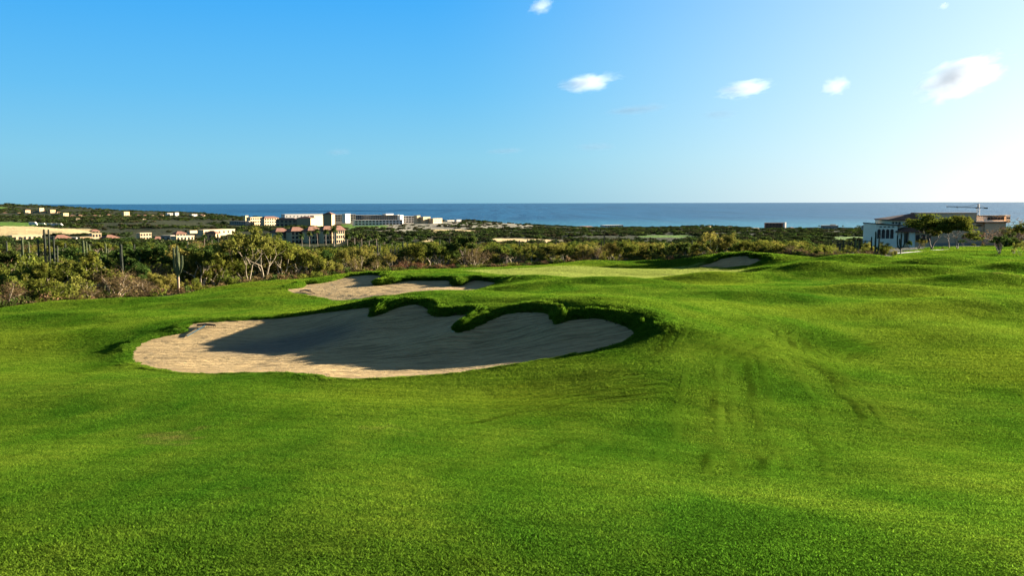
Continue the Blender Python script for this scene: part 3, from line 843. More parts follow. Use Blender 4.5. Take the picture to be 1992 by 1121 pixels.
# ------------------------------------------------------------------ plants: materials
M_LEAF = leafmat('green_leaves', (.042, .064, .010), (.150, .150, .022))
M_FAR = leafmat('far_scrub_leaves', (.016, .028, .010), (.040, .052, .016), .15, .35)
M_FARB = leafmat('far_brown_scrub', (.035, .032, .016), (.060, .052, .026), .15, .3)
M_LEAF_Y = leafmat('yellow_green_leaves', (.095, .100, .016), (.210, .180, .040))
M_LEAF_D = leafmat('dark_leaves', (.025, .045, .010), (.060, .085, .016))
M_DRYLEAF = leafmat('dry_brown_leaves', (.085, .055, .025), (.17, .115, .05), .25)
M_DRYD = leafmat('dead_undergrowth', (.05, .035, .018), (.10, .068, .034), .15)
M_REDLEAF = leafmat('reddish_dry_leaves', (.09, .040, .020), (.15, .075, .036), .25)
M_BARK = plain('pale_bark', (.27, .215, .14), .9, .3, 3)
M_BARK_D = plain('grey_brown_bark', (.17, .13, .095), .9, .3, 4)
M_TWIG = plain('dry_twig', (.17, .110, .052), .9, .3, 4)
M_CACTUS = plain('cactus_skin', (.085, .098, .038), .75, .3, 2.5)
M_CACTUS_D = plain('dark_cactus_skin', (.036, .040, .024), .8, .3, 2.5)
M_CORK = plain('corky_cactus_base', (.24, .17, .11), .95, .35, 4)
M_FROND = leafmat('palm_fronds', (.035, .055, .012), (.080, .100, .022), .2)

def rv(r, s=1.0): return Vector((r.uniform(-s, s), r.uniform(-s, s), r.uniform(-s, s)))

def leaves(C, rad, n, size, r, flat=.8, up=.35):
    """n leaf quads scattered about each of the centres C"""
    C = np.asarray(C); m = len(C)
    which = r.integers(0, m, n)
    off = r.normal(0, 1, (n, 3)); off /= np.maximum(np.linalg.norm(off, axis=1), 1e-6)[:, None]
    off *= (rad * r.uniform(.2, 1, n) ** .6)[:, None]; off[:, 2] *= flat
    c = C[which] + off
    nr = r.normal(0, 1, (n, 3)); nr[:, 2] += up; nr /= np.linalg.norm(nr, axis=1)[:, None]
    a = np.cross(nr, r.normal(0, 1, (n, 3))); a /= np.maximum(np.linalg.norm(a, axis=1), 1e-6)[:, None]
    b = np.cross(nr, a)
    s = (size * r.uniform(.6, 1.35, n) / 2)[:, None]
    V = np.stack([c - a * s * 1.25, c - b * s * .62, c + a * s * 1.25, c + b * s * .62], 1)
    V = V.reshape(-1, 3)
    V[:, 2] = np.maximum(V[:, 2], .02)
    return V, np.arange(4 * n).reshape(n, 4)

def tree_meshes(key, seed, h=4.5, stems=3, spread=.55, levels=3, r0=.09, leaf_n=2600, leaf=.17, clump=.38, lm=None, bm=None, first=.32, crown='crown', flat=.8, droop=0.0):
    r = random.Random(seed); rn = np.random.default_rng(seed)
    mb = MB(); tips = []
    def grow(p, d, L, rad, lev):
        n = 4; pts, rr = [p], [rad]
        for i in range(n):
            d = (d + rv(r, .20) + Vector((0, 0, .06 - droop))).normalized()
            p = p + d * (L / n); pts.append(p); rr.append(rad * (1 - .45 * (i + 1) / n))
        mb.tube(pts, rr, 5 if lev > 1 else 4, cap=(lev == 0))
        if lev <= 1:
            tips.append(pts[-1])
            if lev == 0: tips.append(pts[2])
        if lev > 0:
            k = r.choice((2, 2, 3)) if lev < levels else r.choice((2, 3))
            base_a = r.uniform(0, 6.28)
            for j in range(k):
                w = base_a + 6.28 * j / k + r.uniform(-.5, .5)
                o = d.orthogonal().normalized(); o2 = d.cross(o)
                nd = (d + (o * math.cos(w) + o2 * math.sin(w)) * r.uniform(.45, .95)).normalized()
                grow(pts[-1] if j else pts[-2] * .4 + pts[-1] * .6, nd, L * r.uniform(.62, .86), rr[-1] * .8, lev - 1)
    a0 = r.uniform(0, 6.28)
    for s in range(stems):
        w = a0 + 6.28 * s / stems + r.uniform(-.4, .4); tilt = spread * r.uniform(.55, 1.15)
        d = Vector((math.cos(w) * math.sin(tilt), math.sin(w) * math.sin(tilt), math.cos(tilt)))
        grow(Vector((math.cos(w) * r0 * .8, math.sin(w) * r0 * .8, -.15)), d, h * first * r.uniform(.85, 1.1), r0 * r.uniform(.75, 1.1), levels)
    P = np.array([tuple(q) for q in tips])
    zs = P[:, 2].max() + clump * .6
    k = h / zs
    V = np.array([tuple(q) for q in mb.v]); V *= k; P *= k
    mb.v = [tuple(q) for q in V]
    trunk = mb.mesh(key + '_trunk', bm, smooth=True)
    wgt = rn.uniform(0, 1, len(P)) < .88
    LV, LF = leaves(P[wgt], clump * rn.uniform(.6, 1.25), leaf_n, leaf, rn, flat)
    crown = np_mesh(key + '_crown', LV, LF, lm, smooth=False)
    return trunk, crown

def shrub_meshes(key, seed, h=2.4, w=1.7, leaf_n=2200, leaf=.15, lm=None, bm=None, stems=9):
    """many-stemmed shrub: leafy clumps on a branching dome"""
    r = random.Random(seed); rn = np.random.default_rng(seed)
    mb = MB(); C = []
    for s in range(stems):
        a = r.uniform(0, 6.28); q = r.uniform(.1, 1) ** .7
        top = Vector((math.cos(a) * w * q, math.sin(a) * w * q, h * (1 - .55 * q * q) * r.uniform(.72, 1.05)))
        p0 = Vector((math.cos(a) * .15, math.sin(a) * .15, -.1))
        pts = [p0, p0.lerp(top, .35) + rv(r, .12), p0.lerp(top, .7) + rv(r, .12), top]
        mb.tube(pts, [.05, .035, .022, .012], 4)
        C += [top, pts[2], pts[2] + rv(r, .35), top + rv(r, .4) - Vector((0, 0, .2))]
        if r.random() < .7: C.append(pts[1] + rv(r, .4))
    C = np.array([tuple(q) for q in C]); C[:, 2] = np.maximum(C[:, 2], .25)
    LV, LF = leaves(C, .42 * w / 1.7, leaf_n, leaf, rn, .8)
    k = h / LV[:, 2].max(); LV[:, 2] *= k
    mb.v = [(q[0], q[1], q[2] * k) for q in [tuple(v) for v in mb.v]]
    return mb.mesh(key + '_branches', bm, smooth=True), np_mesh(key + '_crown', LV, LF, lm, smooth=False)

def twig_meshes(key, seed, h=2.4, w=2.0, n=420, leaf_n=700, lm=None, bm=None):
    """leafless dome of arching dry twigs, some old leaves caught in it, a few thick pale limbs"""
    r = random.Random(seed); rn = np.random.default_rng(seed)
    big = MB(); tw = MB(); C = []
    roots = []
    for s in range(9):
        a = r.uniform(0, 6.28); q = r.uniform(.35, 1)
        top = Vector((math.cos(a) * w * q * .9, math.sin(a) * w * q * .9, h * (1.02 - .6 * q * q) * r.uniform(.6, .9)))
        p0 = Vector((math.cos(a) * .2, math.sin(a) * .2, -.1))
        mid = p0.lerp(top, .5) + Vector((0, 0, .15 * h)) + rv(r, .15)
        pts = [p0, p0.lerp(mid, .5) + rv(r, .1), mid, mid.lerp(top, .5) + rv(r, .12), top]
        big.tube(pts, [.065, .055, .04, .03, .014], 5)
        roots += pts[1:]
    for s in range(n):
        p = r.choice(roots) + rv(r, .12)
        a = r.uniform(0, 6.28); L = r.uniform(.5, 1.15) * h * .42
        d = Vector((math.cos(a) * .9, math.sin(a) * .9, r.uniform(.0, 1.1))).normalized()
        sd = Vector((-math.sin(a), math.cos(a), r.uniform(-.5, .5))) * r.uniform(.007, .014)
        q = p
        for i in range(3):
            e = q + d * (L / 3); e.z = max(.03, e.z)
            w0, w1 = 1 - i / 3.2, 1 - (i + 1) / 3.2
            tw.quad(tuple(q - sd * w0), tuple(q + sd * w0), tuple(e + sd * w1), tuple(e - sd * w1))
            q = e; d = (d + rv(r, .22) - Vector((0, 0, .16))).normalized()
        C.append(tuple(q)); C.append(tuple(p.lerp(q, .6)))
    LV, LF = leaves(np.array(C), .16, leaf_n, .10, rn, .8)
    return big.mesh(key + '_limbs', bm, smooth=True), tw.mesh(key + '_twigs', M_TWIG), np_mesh(key + '_leaves', LV, LF, lm, smooth=False)

def column_mb(pts, rad, ribs=9):
    """ribbed cactus column with a domed tip"""
    mb = MB(); sides = ribs * 2
    P = [Vector(p) for p in pts]
    T = (P[-1] - P[-2]).normalized()
    tip = P[-1]
    prof = list(zip(P, rad)) + [(tip + T * rad[-1] * k, rad[-1] * q) for k, q in ((.55, .85), (.95, .5), (1.12, .12))]
    a = Vector((1, 0, 0)); rings = []
    for i, (p, q) in enumerate(prof):
        t = (prof[min(i + 1, len(prof) - 1)][0] - prof[max(i - 1, 0)][0]).normalized()
        a = (a - t * a.dot(t)).normalized(); b = t.cross(a)
        rings.append(len(mb.v))
        for k in range(sides):
            w = 2 * math.pi * k / sides; f = 1.0 if k % 2 == 0 else .74
            v = p + (a * math.cos(w) + b * math.sin(w)) * q * f
            mb.v.append((v.x, v.y, v.z))
    for i in range(len(rings) - 1):
        for k in range(sides):
            k2 = (k + 1) % sides
            mb.f.append((rings[i] + k, rings[i] + k2, rings[i + 1] + k2, rings[i + 1] + k)); mb.m.append(0)
    mb.f.append(tuple(rings[-1] + k for k in range(sides))); mb.m.append(0)
    return mb

def make_cactus(loc, h, arms, seed, dark=False, trunk_h=.3, rz=0.0, rad=None, cork=True):
    """arms: (angle, reach, start height share, top share)"""
    r = random.Random(seed)
    root = empty('cardon_cactus', loc, rz)
    rad = rad or .038 * h + .045
    skin = M_CACTUS_D if dark else M_CACTUS
    tb = h * trunk_h
    wob = [Vector((r.uniform(-.05, .05), r.uniform(-.05, .05), 0)) * h * .3 for _ in range(5)]
    if cork:
        mb = MB(); mb.tube([(0, 0, -.3), (0, 0, tb * .5), (0, 0, tb)], [rad * .82, rad * .7, rad * .8], 9); mb.build('trunk', M_CORK, root, True)
        z0 = tb - .02
    else: z0 = -.3
    pts = [Vector((0, 0, z0)).lerp(Vector((0, 0, h)), k / 5) + (wob[k - 1] * .4 if 0 < k < 5 else Vector()) for k in range(6)]
    column_mb(pts, [rad * .85, rad, rad, rad * .98, rad * .93, rad * .82]).build('column', skin, root)
    for (a, reach, st, top) in arms:
        d = Vector((math.cos(a), math.sin(a), 0)) * reach * .85
        z0, z1 = h * st, h * top
        P = [Vector((0, 0, z0)), d * .55 + Vector((0, 0, z0 + .08 * h)), d * .95 + Vector((0, 0, z0 + .2 * h)), d * 1.05 + Vector((0, 0, (z0 + z1) / 2 + .06 * h)), d * 1.08 + Vector((0, 0, z1))]
        q = rad * .8
        column_mb(P, [q * .7, q * .9, q, q, q * .85]).build('arm', skin, root)
    return root

def palm_meshes(key, seed, h=7, nf=26, L=2.1):
    r = random.Random(seed)
    tb, cb = MB(), MB()
    lean = Vector((r.uniform(-.5, .5), r.uniform(-.5, .5), 0))
    pts = [Vector((0, 0, -.2)) + lean * (k / 5) ** 2 + Vector((0, 0, h * k / 5)) for k in range(6)]
    tb.tube(pts, [.22, .17, .15, .14, .14, .17], 7)
    top = pts[-1]
    for i in range(nf):
        a = 6.283 * i / nf * 2.4 + r.uniform(-.2, .2); el = r.uniform(-.5, 1.1)
        d = Vector((math.cos(a) * math.cos(el), math.sin(a) * math.cos(el), math.sin(el)))
        side = Vector((-math.sin(a), math.cos(a), 0)); q = top; ll = L * r.uniform(.8, 1.1)
        for s in range(5):
            e = q + d * ll / 5
            w0, w1 = (.10, .34, .40, .34, .2)[s], (.34, .40, .34, .2, .02)[s]
            dn = Vector((0, 0, -.12))
            cb.quad(tuple(q), tuple(e), tuple(e + side * w1 + dn), tuple(q + side * w0 + dn))
            cb.quad(tuple(e), tuple(q), tuple(q - side * w0 + dn), tuple(e - side * w1 + dn))
            q = e; d = (d - Vector((0, 0, .28))).normalized()
    return tb.mesh(key + '_trunk', M_BARK_D, True), cb.mesh(key + '_crown', M_FROND)

# ------------------------------------------------------------------ plants: one prototype mesh set per look
PROTO = {}
def reg(kind, k, h, parts): PROTO[kind, k] = (h, parts)
for k in range(5):
    a, b = tree_meshes(f'green_tree{k}', 40 + k, 4.6, 3 + k % 2, .5, 3, .10, 3800, .20, .46, M_LEAF, M_BARK); reg('green_tree', k, 4.6, [('trunk', a), ('crown', b)])
for k in range(3):
    a, b = tree_meshes(f'pale_tree{k}', 60 + k, 4.4, 3, .55, 3, .055, 3200, .18, .44, M_LEAF_Y, M_BARK); reg('pale_tree', k, 4.4, [('trunk', a), ('crown', b)])
for k in range(3):
    a, b = tree_meshes(f'dark_tree{k}', 70 + k, 4.6, 3, .5, 3, .10, 4200, .20, .50, M_LEAF_D, M_BARK_D); reg('dark_tree', k, 4.6, [('trunk', a), ('crown', b)])
for k in range(4):
    a, b = shrub_meshes(f'green_shrub{k}', 80 + k, 2.6, 1.9, 3000, .17, M_LEAF if k % 2 else M_LEAF_Y, M_BARK_D, 12); reg('green_shrub', k, 2.6, [('branches', a), ('crown', b)])
for k in range(3):
    a, b, c = twig_meshes(f'dry_shrub{k}', 90 + k, 2.4, 1.9, 620, 1500, M_DRYLEAF, M_BARK); reg('dry_shrub', k, 2.4, [('limbs', a), ('twigs', b), ('leaves', c)])
for k in range(2):
    a, b, c = twig_meshes(f'pale_bare{k}', 97 + k, 3.2, 1.7, 700, 700, M_LEAF_Y, M_BARK); reg('bare_shrub', k, 3.2, [('limbs', a), ('twigs', b), ('leaves', c)])
for k in range(2):
    a, b, c = twig_meshes(f'red_shrub{k}', 103 + k, .9, 1.5, 260, 1500, M_REDLEAF, M_BARK_D); reg('red_shrub', k, .9, [('limbs', a), ('twigs', b), ('leaves', c)])
for k in range(2):
    a, b = palm_meshes(f'palm{k}', 110 + k); reg('palm', k, 8.6, [('trunk', a), ('crown', b)])
for k in range(3):
    a, b = tree_meshes(f'umbrella{k}', 120 + k, 6.0, 2, .16, 3, .11, 7500, .22, .72, M_LEAF, M_BARK_D, first=.52, flat=.5); reg('umbrella_tree', k, 6.0, [('trunk', a), ('crown', b)])
a, b, c = twig_meshes('grey_bare', 131, 4.4, 2.0, 900, 60, M_DRYLEAF, M_BARK_D); reg('leafless_tree', 0, 4.4, [('limbs', a), ('twigs', b)])

NAMES = {'green_tree': 'tree', 'pale_tree': 'tree', 'dark_tree': 'tree', 'green_shrub': 'shrub', 'dry_shrub': 'shrub', 'bare_shrub': 'shrub', 'red_shrub': 'shrub', 'palm': 'palm_tree', 'umbrella_tree': 'tree', 'leafless_tree': 'tree'}
CATS = {'tree': 'tree', 'shrub': 'shrub', 'palm_tree': 'palm tree'}
PLANTS = []                      # (object, kind, u, row depth, height)
def plant(kind, k, loc, h, wide=1.0, rz=None):
    h0, parts = PROTO[kind, k]
    s = h / h0
    root = empty(NAMES[kind], loc, rnd.uniform(0, 6.28) if rz is None else rz, (s * wide, s * wide, s))
    for nm, me in parts:
        q = link(nm, me, root)
        if nm in ('twigs', 'leaves'): q['kind'] = 'stuff'
    return root

EDGE_U = np.array([e[0] for e in EDGE_PIX], float); EDGE_Y = np.array([e[2] for e in EDGE_PIX], float)
def edge_y(u): return float(np.interp(u, EDGE_U, EDGE_Y))
def nk(kind): return len([1 for q in PROTO if q[0] == kind])
def put(kind, u, vtop, d, wide=1.0, k=None, y=None, label=None):
    y = y or edge_y(u) + d
    p = on(u, 500, y)
    top = at(u, vtop, y)
    h = max(.5, top.z - p.z)
    k = rnd.randrange(nk(kind)) if k is None else k % nk(kind)
    o = plant(kind, k, p, h, wide)
    PLANTS.append([o, kind, u, d, h, label])
    return o

FRONT = [('dry_shrub',4,548,1.8,1.3),('green_shrub',32,535,3.5,1.2),('green_tree',62,512,5,1.1),('green_shrub',84,540,2.2,1.1),('green_tree',108,520,5,1.15),('green_shrub',134,535,2.4,1.2),('green_tree',160,508,7,1.1),('dry_shrub',170,555,1.8,1.2),
 ('dry_shrub',262,506,10,1.5),('dark_tree',272,510,7,1.0),('dry_shrub',285,545,2.5,1.0),('pale_tree',303,528,3,.9),('green_shrub',322,530,3,.9),('green_tree',390,486,4,1.05),('green_tree',418,505,2.8,.9),('green_shrub',440,522,2.2,.9),('green_shrub',372,540,1.8,.8),
 ('green_tree',548,466,5,1.0),('pale_tree',578,480,5,.95),('green_tree',600,490,4,1.0),('green_shrub',628,500,3,1.0),('dark_tree',636,486,9,1.0),('pale_tree',668,482,4,.8),('pale_tree',700,476,4.5,.85),('bare_shrub',688,497,2.5,.9),('bare_shrub',730,502,2.2,.9),('green_shrub',655,508,2.4,.8),
 ('pale_tree',762,492,4,.8),('red_shrub',800,509,2,1.2),('red_shrub',772,516,2,1.0),('red_shrub',852,519,1.3,1.3),('red_shrub',878,517,1.6,1.0),('dark_tree',822,470,10,1.1),('green_tree',851,468,5,.85),('green_shrub',812,500,5,1),
 ('green_shrub',955,490,5,1.1),('dark_tree',985,476,8,1.0),('green_tree',972,474,6,1.0),('bare_shrub',1012,488,4,.9),('pale_tree',1036,472,4.5,.9),('green_tree',1073,474,6,1.0),('green_tree',1105,468,6,1.05),('pale_tree',1134,472,4,.9),('bare_shrub',1160,472,3,1.2),('pale_tree',1186,468,6,.9),
 ('green_tree',1216,466,5,1.0),('green_shrub',1244,478,3,1.2),('green_tree',1272,474,5,1.0),('dark_tree',1302,478,7,1.0),('dark_tree',1332,470,8,1.0),('green_shrub',1352,486,5,1.0),('pale_tree',1412,452,4,.95),('green_tree',1448,468,4,.95),('green_tree',1482,470,5,.95),
 ('green_shrub',1516,470,4,1.3),('dry_shrub',1545,478,3,1.6),('green_shrub',1572,474,5,1.3),('dry_shrub',1560,482,2.5,1.2),('green_shrub',1600,480,4,1.1),('bare_shrub',1626,482,3,.9),('pale_tree',1652,476,3,.9),('bare_shrub',1672,484,2.5,.9),('dry_shrub',1690,486,2.5,.9),('green_shrub',1612,474,9,1.2)]
for kd, u, vt, d, wd in FRONT: put(kd, u, vt, d, wd)
put('dry_shrub', 222, 523, 2.0, 1.35, 0, label='big orange brown dry shrub with bare pale limbs at the turf edge')
put('pale_tree', 480, 440, 3, 1.0, 0, label='tall tree with forked white trunk left of the middle bunker')
put('green_tree', 512, 452, 4, .95, 1, label='leafy tree with a leaning pale trunk close beside the tall white trunked tree')
put('dark_tree', 905, 455, 5.5, 1.0, 0, label='tall dark tree with brownish crown at the left end of the putting green')
put('dry_shrub', 925, 470, 3.5, .75, 1, label='brown twiggy shrub in front of the tall dark tree by the putting green')
put('pale_tree', 1385, 450, 3.5, .9, 1, label='white limbed tree just left of the small far bunker')

# rows behind the front
d_rows = [6, 11, 17, 24, 32, 42, 54, 68, 84, 104]
for ri, d in enumerate(d_rows):
    u = -60.0
    while u < 1720:
        y = edge_y(u) + d * (1 + .0 * u)
        step = 3.9 * F / y * (1 + .05 * ri)
        uu_ = u + rnd.uniform(-.35, .35) * step
        dd = d * rnd.uniform(.9, 1.1)
        u += step
        if ri == 0 and rnd.random() < .55: continue
        if uu_ > 1500 and d > 45: continue
        y = edge_y(uu_) + dd
        p = on(uu_, 500, y)
        kd = rnd.choices(['green_tree', 'green_shrub', 'dry_shrub', 'pale_tree', 'dark_tree', 'bare_shrub'], [5, 6, 2.4 if uu_ < 700 else 1.4, 2, 3, 1])[0]
        h = {'green_tree': 3.7, 'green_shrub': 2.9, 'dry_shrub': 2.6, 'pale_tree': 3.6, 'dark_tree': 3.8, 'bare_shrub': 2.7}[kd] * rnd.uniform(.8, 1.15)
        lim_v = np.interp(uu_, [-60, 0, 300, 430, 470, 560, 600, 680, 800, 900, 1000, 1200, 1320, 1450, 1560, 1620, 1720], [462, 466, 470, 466, 462, 470, 482, 480, 472, 468, 474, 468, 472, 466, 468, 480, 484])
        h = min(h, max(1.2, at(uu_, lim_v, y).z - p.z))
        k = rnd.randrange(nk(kd))
        o = plant(kd, k, p, h, rnd.uniform(1.1, 1.5))
        PLANTS.append([o, kd, uu_, dd, h, None])

# cardon cacti
CACTI = [ # u, vtop, d, arms, dark, label
 (345,481,.8,[(-.1,.42,.38,.80),(2.9,.34,.36,.97),(1.6,.3,.4,.86)],False,.36,'tall cardon cactus with upraised arms and a bare woody trunk on the turf edge'),
 (236,478,6,[],True,.0,'single thick dark cactus column with a broken corky base'),
 (163,470,13,[(0.2,.5,.08,.93),(2.8,.55,.05,.80),(1.5,.5,.1,.98)],False,.0,'clump of ribbed cactus columns behind the green shrubs left of the single dark column'),
 (195,506,7,[(.3,.28,.1,.8)],False,.0,'small two stemmed cactus low among the shrubs'),
 (88,448,16,[(.1,.8,.1,.90),(2.9,.7,.1,.86),(1.4,.6,.1,1.0),(.5,1.0,.14,.75)],True,.14,'widest many armed cactus at far left reaching above the house roofs'),
 (45,463,24,[(.2,.55,.06,.92),(2.6,.5,.1,.7)],False,.0,'cactus with two pale lit columns at the far left edge'),
 (784,471,9,[(0.1,.55,.06,.96),(2.9,.6,.08,.78),(3.3,1.0,.1,.88)],False,.0,'group of tall green cactus columns left of the putting green'),
 (1702,452,4,[(.2,.5,.1,.86),(2.8,.45,.1,.8)],True,.1,'dark tall cactus in front of the arched white wall'),
 (1752,452,3.5,[(0.1,.55,.3,.97),(2.8,.5,.24,.86),(1.7,.4,.3,.7)],True,.3,'big branching dark cactus in front of the red roofed building'),
]
for u, vt, d, arms, dk, th, lab in CACTI:
    y = edge_y(u) + d; p = on(u, 500, y); h = at(u, vt, y).z - p.z
    o = make_cactus(p, h, arms, int(u), dk, th, rad=.10 if u < 200 else (.125 if h > 3.4 else .10), cork=th > 0)
    tag(o, lab, 'cactus', 'cardon cacti in the scrub')
SMALL_C = [(305,472,34,0),(425,454,30,0),(262,474,44,0),(206,472,40,1),(128,472,44,0),(14,468,44,1),(366,468,48,1),(560,474,30,0),(608,476,40,1),(700,470,38,1),(735,476,26,0),(760,482,20,1),(856,464,30,1),(875,460,36,1),(1010,466,34,1),(1026,464,40,0),(1082,462,42,1),(1175,454,30,1),(1346,466,14,1),(1640,466,12,1),(1655,470,16,0),(1664,464,10,1),(1634,471,22,1),(1618,472,25,1),(735,468,44,1),(330,476,22,1)]
for i, (u, vt, d, two) in enumerate(SMALL_C):
    y = edge_y(u) + d; p = on(u, 500, y); h = max(2.0, at(u, vt + 3, y).z - p.z)
    h = min(h, 5.6)
    o = make_cactus(p, h, [(rnd.uniform(-.6, .6), .5, .1, rnd.uniform(.75, .95))] if two else [], 500 + i, i % 3 != 0, 0, rz=rnd.choice((0, 3.1)), rad=.115, cork=False)
    side = 'left of' if u < 345 else ('between' if u < 1360 else 'right of')
    PLANTS.append([o, 'slim_cactus', u, d, h, None])

# palms behind the middle of the belt, in front of the resort
for u, vt, y in [(676,452,230),(690,446,250),(704,450,260),(718,455,240),(733,452,270),(748,458,245),(762,462,235),(602,446,330),(618,440,350),(634,442,360),(650,436,345),(588,452,300),(545,448,310),(1398,456,125),(398,452,300),(412,458,290)]:
    p = on(u, 480, y); h = max(3.5, min(11, at(u, vt, y).z - p.z))
    o = plant('palm', rnd.randrange(2), p, h, .9)
    PLANTS.append([o, 'palm', u, y - edge_y(u), h, None])

# trees on the lawn by the clubhouse
for kd, u, vt, y, wd, k, lab in [('umbrella_tree',1812,416,150,1.7,0,'tall flat crowned tree before the clubhouse, left one of three with bare trunks'),('umbrella_tree',1846,430,150,1.2,1,'middle slim trunked tree before the clubhouse, between two wider crowns'),('umbrella_tree',1862,419,146,1.25,2,'upright dark crowned tree before the long grey clubhouse wall'),
 ('umbrella_tree',1786,422,156,1.5,1,'flat crowned tree shading the red tiled roof of the clubhouse'),
 ('pale_tree',1795,462,150,.9,0,'small pale branched tree under the clubhouse roof'),('green_shrub',1722,479,112,1.0,1,'round bright green bush on the lawn edge beside the big branching cactus'),('green_shrub',1832,482,148,.8,3,'low rounded bush at the foot of the flat crowned trees'),
 ('dark_tree',1944,458,122,1.0,0,'dark many stemmed thicket tree on the right of the far lawn'),('dark_tree',1972,462,122,.95,1,'dark thicket tree at the right picture edge beside the lawn'),('pale_tree',1984,468,118,.8,1,'pale trunked tree at the right end of the dark thicket'),('leafless_tree',1942,436,135,1.15,0,'grey leafless tree in front of the right end of the clubhouse wall'),
 ('green_tree',1985,432,190,1.1,2,'green crowned tree at the right picture edge behind the leafless tree'),('dry_shrub',1972,428,280,2.2,1,'brown dry hedge like shrub right of the clubhouse'),('dark_tree',1872,466,172,1.0,0,'dark bush tree at the grey clubhouse wall, left of the small windows'),('green_shrub',1893,474,170,1.1,1,'rounded shrub under the small windows of the clubhouse wall'),('green_shrub',1912,475,172,1.1,2,'shrub at the middle of the grey clubhouse wall foot, right of the small windows'),('dark_tree',1768,468,160,.9,1,'dark bush in front of the white clubhouse pier'),('green_shrub',1716,470,150,1.2,3,'dense shrub below the arched windows of the white wing'),('dark_tree',1958,450,165,1.0,2,'dark leafy tree at the right corner of the clubhouse wall'),
 ('pale_tree',1690,470,110,.9,2,'pale shrubby tree beside the dark tall cactus'),('green_shrub',1740,486,104,.7,0,'low green bush at the foot of the big branching cactus')]:
    put(kd, u, vt, 0, wd, k, y, lab)

# ------------------------------------------------------------------ labels of the plants, from look, row and neighbours
LOOK = {'green_tree': 'leafy green tree', 'pale_tree': 'pale limbed tree', 'dark_tree': 'dark dense tree', 'green_shrub': 'rounded green shrub', 'dry_shrub': 'dry brown shrub',
        'bare_shrub': 'leafless pale shrub', 'red_shrub': 'low reddish bush', 'palm': 'palm', 'slim_cactus': 'slim dark cactus'}
GRP = {'green_tree': 'leafy green trees in the scrub', 'pale_tree': 'pale limbed trees in the scrub', 'dark_tree': 'dark trees in the scrub', 'green_shrub': 'green shrubs in the scrub', 'dry_shrub': 'dry brown shrubs in the scrub',
       'bare_shrub': 'leafless pale shrubs in the scrub', 'red_shrub': 'reddish bushes at the turf edge', 'palm': 'palms in front of the resort', 'slim_cactus': 'slim cactus columns in the scrub'}
MARKS = [(-99, 'at far left edge'), (50, 'near the widest cactus clump'), (130, 'left of big brown shrub'), (250, 'left of tall trunked cactus'), (345, 'right of tall trunked cactus'),
         (450, 'beside tall white trunked tree'), (560, "behind middle bunker's left end"), (690, 'behind the middle bunker'), (840, "at putting green's left end"), (950, "behind green's left half"), (1080, "behind putting green's centre"),
         (1200, "behind green's right half"), (1340, 'behind small far bunker'), (1500, 'right of small far bunker'), (1620, 'left of clubhouse cacti')]
ROWS = [(0, 'on the turf edge'), (4.4, 'behind the front shrubs'), (9, 'in second row'), (14.5, 'in third row'), (21, 'midway back'), (29, 'well back'), (38, 'in deep scrub'), (49, 'far back'), (62, 'near scrub back'), (77, 'by last rows'), (95, 'in last row')]
ORD = ['first', 'second', 'third', 'fourth', 'fifth', 'sixth', 'seventh', 'eighth', 'ninth', 'tenth', 'eleventh', 'twelfth']
cells = {}
for rec in PLANTS:
    o, kd, u, d, h, lab = rec
    cat = {'slim_cactus': 'cactus', 'palm': 'palm tree'}.get(kd, 'shrub' if 'shrub' in kd else 'tree')
    if lab:
        tag(o, lab, cat); continue
    mk = [m for q, m in MARKS if u >= q][-1]
    rw = 'towering over the scrub' if kd == 'palm' else [m for q, m in ROWS if d >= q][-1]
    cells.setdefault((kd, rw, mk), []).append((u, o, cat))
for (kd, rw, mk), lst in cells.items():
    lst.sort(key=lambda q: q[0])
    for i, (u, o, cat) in enumerate(lst):
        lab = f'{LOOK[kd]} {rw} {mk}'
        if len(lst) == 2: lab = ('left ' if i == 0 else 'right ') + lab
        elif len(lst) > 2: lab = f'{ORD[min(i, 11)]} from left ' + lab
        tag(o, lab, cat, GRP[kd])

# undergrowth litter along the turf edge
def tuft_variant(k):
    rn = np.random.default_rng(400 + k)
    C = rn.uniform(-1, 1, (7, 3)) * (.5, .5, .14) + (0, 0, .18)
    V, Fq = leaves(C, .3, 130, .12, rn, .6)
    return bpy.data.objects.new('undergrowth_tuft', np_mesh(f'undergrowth_tuft{k}', V, Fq, (M_DRYLEAF, M_DRYD, M_LEAF_D, M_LEAF)[k], smooth=False))
pu = r.uniform(-80, 1700, 1500); pd = .4 + 7 * r.uniform(0, 1, 1500) ** 1.3
py_ = np.interp(pu, EDGE_U, EDGE_Y) + pd
px_ = (pu - W / 2) / F * py_
es, _, _ = poly_sdf(px_, py_, TURF_POLY_S)
k = es > .35
px_, py_ = px_[k], py_[k]
s = r.uniform(.5, 1.2, len(px_))
instancer('undergrowth', np.column_stack([px_, py_, base_z(px_, py_)]), np.column_stack([np.zeros(len(s)), np.zeros(len(s)), r.uniform(0, 6.28, len(s))]), np.column_stack([s, s, s * r.uniform(.6, 1.5, len(s))]), r.integers(0, 4, len(s)), [tuft_variant(k) for k in range(4)], [], 'brown dry undergrowth along the edge of the turf')

